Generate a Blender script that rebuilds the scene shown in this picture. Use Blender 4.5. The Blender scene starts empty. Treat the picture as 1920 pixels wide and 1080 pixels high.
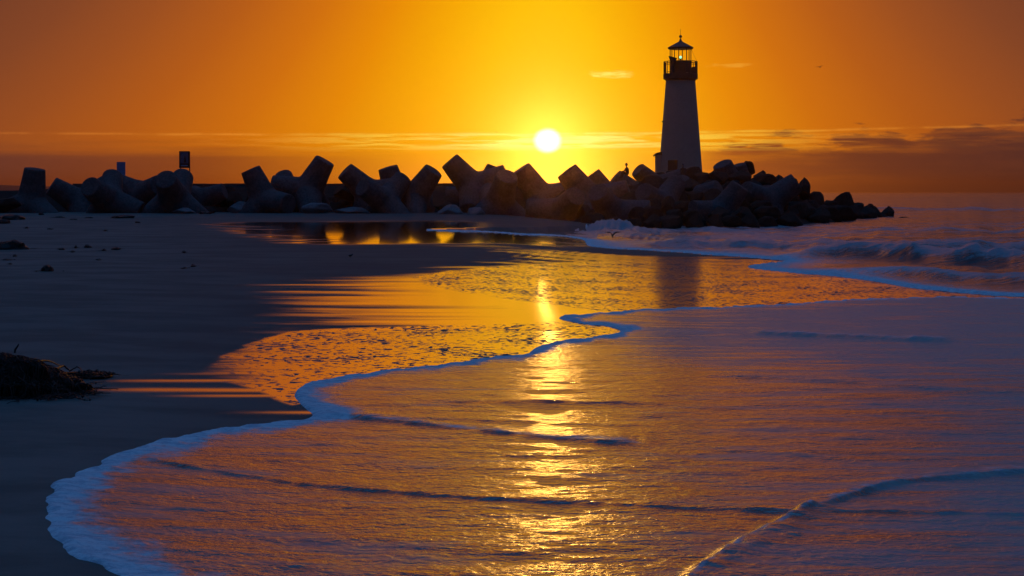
import bpy, bmesh, math, random
import numpy as np
from mathutils import Vector, Matrix, Euler
from mathutils.bvhtree import BVHTree

sc = bpy.context.scene
C = sc.collection
random.seed(7)
rng = np.random.default_rng(11)

# ------------------------------------------------------------------ camera
F = 3045.0          # focal length in photo pixels (1920 wide)
H = 2.2             # eye height over the wet sand, metres
HY = 360.0          # row of the horizon
cam = bpy.data.cameras.new('camera'); camo = bpy.data.objects.new('camera', cam); C.objects.link(camo)
camo.location = (0, 0, H); camo.rotation_euler = (math.radians(90), 0, 0)
cam.sensor_width = 36; cam.lens = F / 1920 * 36
cam.shift_y = -(540 - HY) / 1920
cam.clip_start = 0.1; cam.clip_end = 200000
sc.camera = camo

# ------------------------------------------------------------------ exposure
sc.view_settings.view_transform = 'Standard'; sc.view_settings.look = 'None'
sc.view_settings.exposure = 0; sc.view_settings.gamma = 1
sc.cycles.use_denoising = True
sc.cycles.max_bounces = 6; sc.cycles.diffuse_bounces = 3; sc.cycles.glossy_bounces = 3
sc.cycles.volume_bounces = 0; sc.cycles.sample_clamp_indirect = 6; sc.cycles.caustics_reflective = False

SUN_AZ = math.atan((1027 - 960) / F)          # to the right of straight ahead
SUN_EL = math.atan((HY - 264) / F)

def lin(c):
    return tuple((v / 255 / 12.92 if v / 255 <= 0.04045 else ((v / 255 + 0.055) / 1.055) ** 2.4) for v in c)

# ------------------------------------------------------------------ node helper
class NT:
    def __init__(s, tree): s.t = tree
    def n(s, typ, **kw):
        nd = s.t.nodes.new(typ)
        for k, v in kw.items(): setattr(nd, k, v)
        return nd
    def put(s, sock, v):
        if v is None: return
        if isinstance(v, bpy.types.NodeSocket): s.t.links.new(v, sock)
        else:
            if hasattr(sock, 'default_value'):
                if isinstance(v, (tuple, list)) and len(v) == 3 and sock.type == 'RGBA': v = (*v, 1)
                sock.default_value = v
    def m(s, op, a, b=None, c=None, clamp=False):
        nd = s.n('ShaderNodeMath', operation=op); nd.use_clamp = clamp
        s.put(nd.inputs[0], a); s.put(nd.inputs[1], b); s.put(nd.inputs[2], c)
        return nd.outputs[0]
    def add(s, a, b): return s.m('ADD', a, b)
    def sub(s, a, b): return s.m('SUBTRACT', a, b)
    def mul(s, a, b): return s.m('MULTIPLY', a, b)
    def sstep(s, x, lo, hi, a=0.0, b=1.0):
        nd = s.n('ShaderNodeMapRange', interpolation_type='SMOOTHSTEP')
        s.put(nd.inputs[0], x); s.put(nd.inputs[1], lo); s.put(nd.inputs[2], hi); s.put(nd.inputs[3], a); s.put(nd.inputs[4], b)
        return nd.outputs[0]
    def mix(s, f, a, b, mode='MIX'):
        nd = s.n('ShaderNodeMix', data_type='RGBA', blend_type=mode)
        s.put(nd.inputs[0], f); s.put(nd.inputs[6], a); s.put(nd.inputs[7], b)
        return nd.outputs[2]
    def comb(s, x, y, z):
        nd = s.n('ShaderNodeCombineXYZ'); s.put(nd.inputs[0], x); s.put(nd.inputs[1], y); s.put(nd.inputs[2], z); return nd.outputs[0]
    def noise(s, vec, scale, detail=3, rough=0.5, dist=0.0):
        nd = s.n('ShaderNodeTexNoise'); s.put(nd.inputs['Vector'], vec); s.put(nd.inputs['Scale'], scale)
        s.put(nd.inputs['Detail'], detail); s.put(nd.inputs['Roughness'], rough); s.put(nd.inputs['Distortion'], dist)
        return nd.outputs[0]
    def ramp(s, f, stops, interp='LINEAR'):
        nd = s.n('ShaderNodeValToRGB'); cr = nd.color_ramp; cr.interpolation = interp
        while len(cr.elements) < len(stops): cr.elements.new(0.5)
        for e, (p, c) in zip(cr.elements, stops): e.position = p; e.color = (*c, 1)
        s.put(nd.inputs[0], f); return nd.outputs[0]
    def attr(s, name):
        nd = s.n('ShaderNodeAttribute', attribute_name=name); return nd.outputs['Fac']
    def mapping(s, vec, sc_):
        nd = s.n('ShaderNodeVectorMath', operation='MULTIPLY'); s.put(nd.inputs[0], vec); nd.inputs[1].default_value = sc_; return nd.outputs[0]

# ------------------------------------------------------------------ sky
world = bpy.data.worlds.new('World'); sc.world = world; world.use_nodes = True
wt = world.node_tree; wt.nodes.clear(); W = NT(wt)
tc = W.n('ShaderNodeTexCoord'); sp = W.n('ShaderNodeSeparateXYZ'); wt.links.new(tc.outputs['Generated'], sp.inputs[0])
DEG = 180 / math.pi
az = W.mul(W.m('ARCTAN2', sp.outputs[0], sp.outputs[1]), DEG)
el = W.mul(W.m('ARCSINE', sp.outputs[2]), DEG)
u = W.sub(az, SUN_AZ * DEG); ua = W.m('ABSOLUTE', u)
v = W.m('ABSOLUTE', el)
uw = W.mul(W.m('MULTIPLY', ua, W.sstep(u, -2, 2, 0.93, 1.05)), W.add(1.0, W.mul(W.sub(W.m('MINIMUM', v, 7.0), 3.8), 0.075)))
dv = W.add(W.mul(W.sub(v, 3.6), 0.62), W.mul(W.m('MAXIMUM', W.sub(v, 6.8), 0.0), 0.22))
t_ = W.m('SQRT', W.add(W.m('POWER', uw, 2.0), W.m('POWER', dv, 2.0)))
warm = W.ramp(W.m('DIVIDE', t_, 40.0), [
    (0.0, lin((255, 204, 24))), (0.05, lin((253, 194, 10))), (0.10, lin((246, 170, 4))), (0.16, lin((232, 140, 6))),
    (0.225, lin((208, 113, 16))), (0.30, lin((181, 93, 25))), (0.38, lin((155, 80, 34))), (0.46, lin((132, 70, 39))), (0.60, lin((104, 58, 42))), (1.0, lin((60, 46, 56)))])
# upper dome: dusk blue
blue = W.ramp(W.m('DIVIDE', v, 90.0), [(0.0, (0.012, 0.016, 0.032)), (0.12, (0.02, 0.03, 0.065)), (0.3, (0.010, 0.026, 0.075)), (0.6, (0.019, 0.082, 0.235)), (1.0, (0.066, 0.28, 0.74))])
warm = W.mix(1.0, warm, W.mix(W.sstep(v, 6.9, 11.0), (1, 1, 1), (1.95, 1.95, 1.6)), 'MULTIPLY')  # boost added to the unseen sky above the frame, brightening wet-sand reflections
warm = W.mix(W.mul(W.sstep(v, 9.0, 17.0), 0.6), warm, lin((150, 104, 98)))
f_up = W.sstep(v, 10.0, 27.0)
f_side = W.sstep(ua, 35, 90)
f_blue = W.m('MAXIMUM', f_up, f_side)
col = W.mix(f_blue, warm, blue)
# sun aureole
r2 = W.m('SQRT', W.add(W.m('POWER', u, 2.0), W.m('POWER', W.sub(el, SUN_EL * DEG), 2.0)))
aur = W.m('POWER', 2.718, W.mul(W.m('POWER', W.m('DIVIDE', r2, 1.3), 1.5), -1.0))
col = W.mix(1.0, col, W.mix(aur, (0, 0, 0), (0.30, 0.19, 0.08)), 'ADD')
# low haze / cloud bank
uv = W.comb(W.mul(u, 0.36), W.mul(v, 1.3), 0.0)
nz = W.noise(uv, 1.2, 6, 0.6)
nz2 = W.noise(W.comb(W.mul(u, 0.06), W.mul(v, 1.6), 3.0), 2.0, 4, 0.55)
low = W.sstep(W.add(v, W.mul(W.sub(nz2, 0.5), 0.9)), 0.95, 1.8, 1, 0)
lowamt = W.mul(low, W.sstep(ua, 1.5, 14, 0.2, 0.88))
col = W.mix(lowamt, col, W.ramp(W.m('DIVIDE', ua, 20.0), [(0.0, lin((235, 130, 10))), (0.35, lin((158, 76, 24))), (0.6, lin((118, 60, 34))), (1.0, lin((88, 54, 50)))]))
# right cloud bank
rt = W.sstep(u, 4.4, 6.8)
ctop = W.add(1.92, W.mul(W.sstep(u, 7.0, 17.0), 0.75))
dens = W.add(W.sub(ctop, v), W.mul(W.sub(nz, 0.51), 3.4))
rift = W.noise(W.comb(W.mul(u, 0.14), W.mul(v, 1.5), 21.0), 2.0, 5, 0.6)
bank = W.mul(W.mul(W.sstep(dens, 0.0, 0.38), rt), W.sstep(rift, 0.34, 0.56, 0.5, 0.97))
col = W.mix(bank, col, W.ramp(W.m('DIVIDE', u, 18.0), [(0.25, lin((140, 68, 28))), (0.6, lin((92, 50, 36))), (1.0, lin((72, 44, 42)))]))
base2 = W.mul(W.sstep(v, 1.9, 0.2), W.mul(W.sstep(u, 5, 15), 0.6))
col = W.mix(base2, col, lin((74, 44, 38)))
# thin bright streaks just above the bank
wob = W.mul(W.sub(W.noise(W.comb(W.mul(u, 0.25), 0.0, 7.0), 1.0, 3), 0.5), 0.16)
vs = W.add(v, wob)
vl = W.sub(vs, W.add(2.04, W.add(W.mul(W.m('POWER', W.m('MAXIMUM', u, 0.0), 1.4), 0.0045), W.mul(W.m('MINIMUM', u, 0.0), 0.003))))
line = W.m('POWER', 2.718, W.mul(W.m('POWER', W.m('DIVIDE', vl, W.add(0.02, W.mul(W.noise(W.comb(W.mul(u, 0.5), 0.0, 5.0), 1.0, 3), 0.04))), 2.0), -1.0))
line = W.mul(line, W.sstep(W.noise(W.comb(W.mul(u, 0.3), 0.0, 2.0), 2.0, 3), 0.35, 0.6, 0.12, 1.0))
st = W.noise(W.comb(W.mul(u, 0.16), W.mul(v, 3.2), 11.0), 2.2, 4, 0.6, 0.4)
stm = W.mul(W.mul(W.sstep(st, 0.43, 0.56), W.sstep(v, 1.35, 1.7)), W.sstep(v, 2.1, 1.98))
stm = W.mul(stm, W.sstep(ua, 14, 3, 0.05, 1.0))
stm = W.m('MAXIMUM', stm, W.mul(line, W.sstep(ua, 22, 5, 0.35, 0.85)))
strk = W.ramp(W.m('DIVIDE', ua, 20.0), [(0.0, lin((255, 244, 150))), (0.25, lin((255, 218, 70))), (0.5, lin((240, 150, 45))), (1.0, lin((215, 120, 50)))])
col = W.mix(stm, col, strk)
# small lit wisp left of the lighthouse, fainter one right of it
def wisp(u0, v0, wu, wv, amt, seed):
    du = W.m('DIVIDE', W.sub(u, u0), wu); d2 = W.m('DIVIDE', W.sub(v, v0), wv)
    g = W.sub(1.0, W.add(W.m('POWER', W.m('ABSOLUTE', du), 2.0), W.m('POWER', W.m('ABSOLUTE', d2), 2.0)))
    nn = W.noise(W.comb(W.mul(u, 1.1), W.mul(v, 6.0), seed), 1.6, 4, 0.6, 0.3)
    return W.mul(W.sstep(W.add(g, W.mul(W.sub(nn, 0.5), 3.2)), 0.15, 1.2), amt)
col = W.mix(wisp(2.25, 4.13, 0.95, 0.17, 0.9, 4.0), col, lin((255, 240, 110)))
col = W.mix(wisp(6.4, 4.42, 0.9, 0.12, 0.4, 9.0), col, lin((250, 180, 60)))
# sun disc
rdz = W.m('SQRT', W.add(W.m('POWER', u, 2.0), W.m('POWER', W.mul(W.sub(el, SUN_EL * DEG), 1.13), 2.0)))
rdz = W.add(rdz, W.mul(W.sub(W.noise(W.comb(W.mul(u, 0.8), W.mul(v, 7.0), 2.0), 1.0, 2), 0.5), 0.10))
disc = W.sstep(rdz, 0.58, 0.32)
col = W.mix(disc, col, (1.7, 1.6, 1.35))
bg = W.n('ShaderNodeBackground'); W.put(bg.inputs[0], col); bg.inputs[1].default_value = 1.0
wo = W.n('ShaderNodeOutputWorld'); wt.links.new(bg.outputs[0], wo.inputs[0])

# ------------------------------------------------------------------ sun
sl = bpy.data.lights.new('sun', 'SUN'); sl.energy = 0.10; sl.angle = math.radians(0.8); sl.color = (1.0, 0.50, 0.09)
so = bpy.data.objects.new('sun', sl); C.objects.link(so)
sd = Vector((math.sin(SUN_AZ), math.cos(SUN_AZ), math.tan(SUN_EL - math.radians(0.13)))).normalized()
so.rotation_euler = sd.to_track_quat('Z', 'Y').to_euler()
so.location = (0, 0, 50)

# ------------------------------------------------------------------ helpers
def tag(o, label=None, cat=None, group=None, kind=None):
    if label: o['label'] = label
    if cat: o['category'] = cat
    if group: o['group'] = group
    if kind: o['kind'] = kind
    return o
def empty(name, loc=(0, 0, 0), rz=0):
    o = bpy.data.objects.new(name, None); C.objects.link(o); o.location = loc; o.rotation_euler = (0, 0, rz); return o
def P(px, py, D):
    return Vector(((px - 960) / F * D, D, H - (py - HY) / F * D))
def link_mesh(name, me, mat=None, parent=None, smooth=False):
    o = bpy.data.objects.new(name, me); C.objects.link(o)
    if mat and not me.materials: me.materials.append(mat)
    if parent: o.parent = parent
    if smooth:
        for p in me.polygons: p.use_smooth = True
    return o
def from_bm(name, bm, mat=None, parent=None, smooth=False):
    me = bpy.data.meshes.new(name); bm.to_mesh(me); bm.free()
    return link_mesh(name, me, mat, parent, smooth)
def box(bm, x0, x1, y0, y1, z0, z1, M=None):
    r = bmesh.ops.create_cube(bm, size=1)
    for vv in r['verts']:
        vv.co = Vector(((x0 + x1) / 2 + vv.co.x * (x1 - x0), (y0 + y1) / 2 + vv.co.y * (y1 - y0), (z0 + z1) / 2 + vv.co.z * (z1 - z0)))
        if M: vv.co = M @ vv.co
    return r['verts']
def lathe(bm, prof, n=8, phase=0.0, cap=True, cx=0, cy=0):
    rings = []
    for r, z in prof:
        rings.append([bm.verts.new((cx + r * math.cos(phase + 2 * math.pi * i / n), cy + r * math.sin(phase + 2 * math.pi * i / n), z)) for i in range(n)])
    for a, b in zip(rings, rings[1:]):
        for i in range(n):
            bm.faces.new((a[i], a[(i + 1) % n], b[(i + 1) % n], b[i]))
    if cap:
        bm.faces.new(list(reversed(rings[0]))); bm.faces.new(rings[-1])
    return rings
def tube(bm, pts, rad, n=6, flat=1.0):
    pts = [Vector(p) for p in pts]; rings = []
    for i, p in enumerate(pts):
        d = (pts[min(i + 1, len(pts) - 1)] - pts[max(i - 1, 0)]).normalized()
        s = d.cross(Vector((0, 0, 1)))
        if s.length < 1e-3: s = Vector((1, 0, 0))
        s.normalize(); up = s.cross(d)
        r = rad[i] if isinstance(rad, (list, tuple)) else rad
        rings.append([bm.verts.new(p + s * math.cos(2 * math.pi * k / n) * r + up * math.sin(2 * math.pi * k / n) * r * flat) for k in range(n)])
    for a, b in zip(rings, rings[1:]):
        for i in range(n): bm.faces.new((a[i], a[(i + 1) % n], b[(i + 1) % n], b[i]))
    bm.faces.new(list(reversed(rings[0]))); bm.faces.new(rings[-1])

def principled(name, col, rough=0.8, bump=0.0, bscale=6.0, var=0.3, spec=0.3, metal=0.0, emis=None, coords='Object'):
    m = bpy.data.materials.new(name); m.use_nodes = True; t = NT(m.node_tree)
    b = m.node_tree.nodes['Principled BSDF']
    tcn = t.n('ShaderNodeTexCoord'); vec = tcn.outputs[coords]
    n1 = t.noise(vec, bscale * 0.35, 5, 0.6); n2 = t.noise(vec, bscale * 3, 4, 0.6)
    f = t.mul(t.add(n1, n2), 0.5)
    c = t.mix(t.sstep(f, 0.35, 0.65), tuple(x * (1 - var) for x in col), tuple(min(1, x * (1 + var)) for x in col))
    t.put(b.inputs['Base Color'], c); t.put(b.inputs['Roughness'], t.sstep(n1, 0.3, 0.7, rough * 0.85, min(1, rough * 1.1)))
    b.inputs['Specular IOR Level'].default_value = spec; b.inputs['Metallic'].default_value = metal
    if bump:
        bn = t.n('ShaderNodeBump'); bn.inputs['Strength'].default_value = bump; bn.inputs['Distance'].default_value = 0.05
        t.put(bn.inputs['Height'], t.add(t.mul(n1, 1.5), n2)); t.put(b.inputs['Normal'], bn.outputs[0])
    if emis:
        b.inputs['Emission Color'].default_value = (*emis[0], 1); b.inputs['Emission Strength'].default_value = emis[1]
    return m

M_conc = principled('weathered_concrete', (0.08, 0.082, 0.084), 0.9, 0.5, 2.2, 0.35, 0.12)
M_rock = principled('dark_rock', (0.03, 0.026, 0.022), 0.9, 0.7, 2.0, 0.4, 0.1)
M_white = principled('white_plaster', (0.40, 0.32, 0.27), 0.7, 0.15, 2.0, 0.07, 0.3)
M_trim = principled('dark_green_trim', (0.06, 0.055, 0.05), 0.5, 0.1, 4.0, 0.2)
M_door = principled('brown_door', (0.16, 0.05, 0.03), 0.5, 0.1, 5.0, 0.2)
M_glass = principled('lamp_glass', (0.3, 0.8, 0.6), 0.2, 0, 4, 0.1, emis=((0.35, 1.0, 0.62), 1.4))
M_kelp = principled('wet_kelp', (0.012, 0.007, 0.003), 0.35, 0.5, 8.0, 0.6, 0.2)
M_kelp2 = principled('reddish_kelp', (0.07, 0.016, 0.006), 0.35, 0.5, 8.0, 0.5, 0.4)
M_sign = principled('pale_sign_face', (0.35, 0.42, 0.55), 0.5, 0, 6, 0.1)
M_signdk = principled('sign_frame', (0.05, 0.035, 0.03), 0.6, 0, 6, 0.2)
M_cloth = principled('dark_clothing', (0.035, 0.03, 0.035), 0.9, 0.2, 12, 0.3)
M_skin = principled('skin', (0.35, 0.2, 0.14), 0.6, 0, 12, 0.1)
M_bird = principled('gull_feathers', (0.04, 0.035, 0.035), 0.8, 0.1, 20, 0.3)
M_hill = principled('far_headland', (0.10, 0.07, 0.05), 0.95, 0.3, 0.02, 0.3, 0.1)

# ------------------------------------------------------------------ numpy noise
_perm = rng.random((256, 256))
def vnoise(x, y, seed=0):
    x = x + seed * 17.3; y = y + seed * 31.7
    xi = np.floor(x).astype(np.int64); yi = np.floor(y).astype(np.int64)
    fx = x - xi; fy = y - yi
    fx = fx * fx * fx * (fx * (fx * 6 - 15) + 10); fy = fy * fy * fy * (fy * (fy * 6 - 15) + 10)
    a = _perm[xi % 256, yi % 256]; b = _perm[(xi + 1) % 256, yi % 256]
    c = _perm[xi % 256, (yi + 1) % 256]; d = _perm[(xi + 1) % 256, (yi + 1) % 256]
    return (a * (1 - fx) + b * fx) * (1 - fy) + (c * (1 - fx) + d * fx) * fy
def fbm(x, y, oct=4, seed=0, gain=0.5):
    s = 0; amp = 1; tot = 0
    for o in range(oct):
        s = s + amp * vnoise(x * 2 ** o, y * 2 ** o, seed + o * 3.1); tot += amp; amp *= gain
    return s / tot - 0.5
def ss(x, a, b):
    t = np.clip((x - a) / (b - a), 0, 1); return t * t * (3 - 2 * t)

# ------------------------------------------------------------------ beach and sea surface (one height function)
def surfZ(px, py):
    zl = np.interp(-py, [-1600, -1080, -620, -485, -460, -415, -400, -392, -380], [0.05, 0.0, 0.0, 0.26, 0.33, 0.595, 0.75, 0.77, 0.79])
    zr = np.interp(-py, [-1600, -700, -560, -480, -300], [0.0, 0.0, -0.05, -0.1, -0.1])
    b = ss(px, 880, 1300) * ss(-py, -640, -560) + ss(px, 1150, 1700) * (1 - ss(-py, -640, -560))
    z = zl * (1 - b) + zr * b
    z = z + 0.10 * (1 - ss(px, -100, 700)) * ss(py, 440, 620) - 0.0
    return z
SEA = -0.10
def unproj(px, py, z=None):
    if z is None: z = surfZ(px, py)
    D = (H - z) / (py - HY) * F
    return (px - 960) / F * D, D, z

cols = np.concatenate([np.arange(-900, -60, 20), np.arange(-60, 1980, 2.6), np.arange(1980, 2900, 20)])
rows = np.concatenate([np.arange(1700, 1090, -14), np.arange(1090, 620, -1.3), np.arange(620, 470, -1.6), np.arange(470, 376, -0.9)])
PX, PY = np.meshgrid(cols, rows)
X, Y, Z = unproj(PX, PY)

def poly_world(pts, close_z=None, dens=14):
    p = np.array(pts, float); out = []
    for a, b in zip(p, p[1:]):
        n = max(1, int(np.hypot(*(b - a)) / dens))
        for k in range(n): out.append(a + (b - a) * k / n)
    out.append(p[-1]); out = np.array(out)
    x, y, z = unproj(out[:, 0], np.maximum(out[:, 1], 364))
    return np.stack([x, y], 1)
def chaikin(pts, it=2):
    p = np.array(pts, float)
    for _ in range(it):
        q = p[:-1] * 0.75 + p[1:] * 0.25; r = p[:-1] * 0.25 + p[1:] * 0.75
        p = np.concatenate([p[:1], np.stack([q, r], 1).reshape(-1, 2), p[-1:]])
    return p
def seg_dist(x, y, poly):
    d = np.full(x.shape, 1e9)
    for a, b in zip(poly, poly[1:]):
        ab = b - a; L = (ab ** 2).sum() + 1e-12
        t = np.clip(((x - a[0]) * ab[0] + (y - a[1]) * ab[1]) / L, 0, 1)
        d = np.minimum(d, (x - a[0] - t * ab[0]) ** 2 + (y - a[1] - t * ab[1]) ** 2)
    return np.sqrt(d)
def inside(x, y, poly):
    c = np.zeros(x.shape, bool)
    for a, b in zip(poly, np.roll(poly, -1, 0)):
        cond = ((a[1] > y) != (b[1] > y))
        with np.errstate(divide='ignore', invalid='ignore'):
            xi = (b[0] - a[0]) * (y - a[1]) / (b[1] - a[1]) + a[0]
        c ^= cond & (x < xi)
    return c

# main wash: a front edge traced on the sand (photo pixels -> points on the ground)
E_main = [(900, 1700), (520, 1300), (310, 1095), (230, 1080), (165, 1062), (118, 1030), (95, 1000), (76, 972), (80, 945), (100, 915), (135, 893), (190, 866), (250, 840), (320, 822), (400, 806),
          (480, 796), (560, 789), (592, 780), (575, 768), (552, 752), (545, 738), (560, 724), (610, 710), (680, 700), (780, 690), (880, 678), (950, 669), (988, 662), (996, 652),
          (1040, 643), (1100, 633), (1150, 626), (1166, 619), (1140, 610), (1080, 605), (1042, 599), (1060, 592), (1130, 586), (1200, 582), (1320, 576), (1450, 571), (1580, 564),
          (1700, 558), (1820, 557), (1960, 562), (2400, 575)]
E_far = [(800, 431.5), (870, 434), (960, 438), (1060, 443), (1092, 448), (1096, 455), (1100, 461), (1160, 467), (1260, 472), (1400, 482), (1490, 489), (1440, 494), (1388, 500), (1430, 505), (1520, 513),
         (1620, 525), (1700, 538), (1800, 549), (1920, 557), (2400, 575)]
em = poly_world(chaikin(E_main)); ef = poly_world(chaikin(E_far))
pm = np.concatenate([em, [(400, 45), (400, 2)]]); 
# far region closes behind the breakwater
_bk = poly_world([(1120, 421), (1060, 425), (960, 427), (880, 428.5), (800, 430.5)]); pf = np.concatenate([ef, [(3000, 60), (3000, 3000), (-3000, 3000), (-3000, 150), (-75, 150), (8, 125)], _bk])
# scalloped edge: shift the sample points a little before measuring
sfz = 3.2 * np.clip(13 / Y, 0.06, 1); wx = X + fbm(X * sfz, Y * sfz, 3, 5) * 0.36 / sfz; wy = Y + fbm(X * sfz, Y * sfz * .5, 3, 9) * 0.95 / sfz
dm = seg_dist(wx, wy, em) * np.where(inside(wx, wy, pm), 1, -1)
dfr = seg_dist(wx, wy, ef) * np.where(inside(wx, wy, pf), 1, -1)

def grid_mesh(name, X, Y, Z, keep=None, attrs=None):
    R, Cn = X.shape
    idx = np.arange(R * Cn).reshape(R, Cn)
    q = np.stack([idx[:-1, :-1], idx[:-1, 1:], idx[1:, 1:], idx[1:, :-1]], -1).reshape(-1, 4)
    co = np.stack([X, Y, Z], -1).reshape(-1, 3)
    if keep is not None:
        k = (keep[:-1, :-1] | keep[:-1, 1:] | keep[1:, 1:] | keep[1:, :-1]).reshape(-1); q = q[k]
        used = np.unique(q); mp = np.full(R * Cn, -1); mp[used] = np.arange(len(used)); q = mp[q]; co = co[used]
    else: used = np.arange(R * Cn)
    me = bpy.data.meshes.new(name)
    me.vertices.add(len(co)); me.vertices.foreach_set('co', co.astype(np.float32).ravel())
    me.loops.add(q.size); me.loops.foreach_set('vertex_index', q.astype(np.int32).ravel())
    me.polygons.add(len(q)); me.polygons.foreach_set('loop_start', np.arange(0, q.size, 4, dtype=np.int32))
    me.update(calc_edges=True)
    me.polygons.foreach_set('use_smooth', np.ones(len(q), bool))
    for k_, a in (attrs or {}).items():
        at = me.attributes.new(k_, 'FLOAT', 'POINT'); at.data.foreach_set('value', a.reshape(-1)[used].astype(np.float32))
    return me

# ---- wetness of the sand, in ground regions
def region(pts, soft, wob=0.0, seed=1, wobx=1.0):
    p = poly_world(list(pts) + [pts[0]])
    a = X + fbm(X * 0.8, Y * 0.8, 3, seed) * wob * wobx; b = Y + fbm(X * 0.8, Y * 0.8, 3, seed + 4) * wob
    d = seg_dist(a, b, p) * np.where(inside(a, b, p), 1, -1)
    return d
B1 = [(776, 520), (830, 508), (920, 500), (1040, 492), (1230, 485), (1400, 486), (1520, 492), (1700, 520), (2000, 556), (2000, 580), (1300, 590), (1142, 585), (1050, 574), (940, 560), (850, 545), (800, 532)]
B2 = [(372, 694), (430, 662), (480, 640), (545, 622), (640, 615), (800, 611), (960, 607), (1060, 603), (1200, 610), (1180, 640), (1000, 680), (560, 760), (500, 738), (430, 722), (392, 708)]
SM = [(500, 536), (600, 526), (720, 520), (800, 516), (1100, 500), (1300, 540), (1200, 620), (900, 640), (560, 640), (500, 640), (540, 600), (600, 585), (560, 560)]
PL = [(380, 420), (480, 416), (640, 415), (820, 413), (1000, 419), (1080, 428), (1110, 455), (1080, 466), (960, 463), (760, 460), (640, 459), (540, 456), (470, 445)]
TR = [(950, 470), (1100, 476), (1300, 482), (1500, 488), (1500, 500), (1000, 500), (860, 508), (900, 492)]
dB1 = region(B1, 0.2, 0.5, 21); dB2 = region(B2, 0.2, 0.35, 25); dSM = region(SM, 0.5, 0.0, 31); dPL = region(PL, 1, 0.0, 33); dTR = region(TR, 1, 0, 37)
strk = fbm(X * 0.25, Y * 2.4, 3, 41)           # long streaks across the beach
strk2 = fbm(X * 0.12, Y * 1.1, 3, 43)
fadeL = ss(PX + fbm(X * 0.5, Y * 5, 3, 49) * 160, 365, 500)
bub = np.maximum(ss(dB1, -0.08, 0.15), ss(dB2, -0.04, 0.08) * fadeL)
wsm = ss((PX - 500) / 330 + strk * 1.7 + fbm(X * 0.3, Y * 6, 2, 47) * 0.5, 0.0, 1.0)
wsm = wsm * ss(dSM, -1.0, 0.2)
wpl = ss(dPL * 0.5 + strk2 * 3.0, -0.2, 1.2) * ss(dPL, -0.8, 0.8)
wpl = wpl * (1 - ss(PX, 850, 930) * ss(-PY, -440, -433))
wtr = ss(dTR * 0.6 + strk2 * 4.0, 0.0, 1.2) * 0.7
# narrow wet streaks near the kelp
def stripe(y0, x0, x1, h, amp=1.0, slope=0.0):
    yc = y0 + slope * (PX - x0)
    return amp * np.exp(-((PY - yc) / h) ** 2) * ss(PX, x0, x0 + 200) * (1 - ss(PX, x1, x1 + 40))
stp = stripe(713, 130, 560, 2.3) + stripe(730, 110, 570, 3.2, 1.1, 0.004) + stripe(742, 250, 570, 2.2, 0.9) + stripe(773, 400, 590, 2.5, 0.8) + stripe(700, 260, 420, 1.8, 0.6)
wet = np.clip(np.maximum.reduce([bub, wsm, wpl, wtr, stp]), 0, 1)
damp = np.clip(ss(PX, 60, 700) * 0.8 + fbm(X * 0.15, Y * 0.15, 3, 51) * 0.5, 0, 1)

land = np.maximum(0, 1)
under = np.maximum(ss(dm, 0.0, 0.5) * 0.035, ss(dfr, 0.0, 2.0) * 0.25 + ss(dfr, 0.0, 0.3) * 0.02)
Zs = Z - under + fbm(X * 0.9, Y * 0.9, 3, 61) * 0.010 * (1 - wet) + fbm(X * 0.2, Y * 0.2, 3, 63) * 0.03 * (1 - ss(PX, 300, 900)) * (1 - wet)
me = grid_mesh('beach_sand', X, Y, Zs, None, {'wet': wet, 'bub': bub, 'damp': damp, 'pool': wpl})

m_sand = bpy.data.materials.new('beach_sand'); m_sand.use_nodes = True; t = NT(m_sand.node_tree)
b = m_sand.node_tree.nodes['Principled BSDF']
geo = t.n('ShaderNodeNewGeometry'); pos = geo.outputs['Position']
a_wet = t.attr('wet'); a_bub = t.attr('bub'); a_damp = t.attr('damp')
gr = t.noise(pos, 90.0, 3, 0.7); g2 = t.noise(pos, 1.1, 5, 0.6)
# clusters of foam bubbles left on the film
p2 = t.mapping(pos, (1.0, 0.8, 0.0))
bn1 = t.noise(p2, 9.0, 2.5, 0.6, 0.6); bn2 = t.noise(p2, 0.9, 3, 0.5)
thr = t.add(0.545, t.mul(t.sub(bn2, 0.5), -0.42))
spk = t.mul(t.sstep(t.sub(bn1, thr), -0.004, 0.008), a_bub)
dry = t.mix(t.sstep(t.noise(t.mapping(pos, (0.25, 0.5, 0)), 1.6, 6, 0.65), 0.38, 0.62), (0.165, 0.16, 0.14), (0.25, 0.23, 0.20))
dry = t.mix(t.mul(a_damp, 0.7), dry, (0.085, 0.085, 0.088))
dry = t.mix(t.mul(gr, 0.35), dry, (0.03, 0.03, 0.03))
wetc = (0.02, 0.018, 0.016)
cc = t.mix(a_wet, dry, wetc); cc = t.mix(spk, cc, (0.16, 0.16, 0.17))
t.put(b.inputs['Base Color'], wetc)
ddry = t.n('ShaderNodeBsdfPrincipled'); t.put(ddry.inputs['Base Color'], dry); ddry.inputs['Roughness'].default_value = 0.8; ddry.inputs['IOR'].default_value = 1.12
t.put(b.inputs['Roughness'], t.sstep(t.attr('pool'), 0.0, 0.8, 0.16, 0.05))
t.put(b.inputs['IOR'], 1.6)
bmp = t.n('ShaderNodeBump'); bmp.inputs['Distance'].default_value = 1.0
rip = t.noise(t.mapping(pos, (0.5, 1.0, 0.0)), 6.0, 3, 0.6)
hgt = t.add(t.mul(rip, t.sstep(t.attr('pool'), 0.0, 0.8, 0.0012, 0.0004)), t.mul(t.mul(gr, t.sstep(a_wet, 0.0, 0.5, 1, 0)), 0.0035))
b.inputs['Specular Tint'].default_value = (1.0, 0.88, 0.74, 1)
t.put(bmp.inputs['Height'], hgt); t.put(b.inputs['Normal'], bmp.outputs[0])
dspk = t.n('ShaderNodeBsdfDiffuse'); dspk.inputs[0].default_value = (0.16, 0.165, 0.17, 1)
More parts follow.
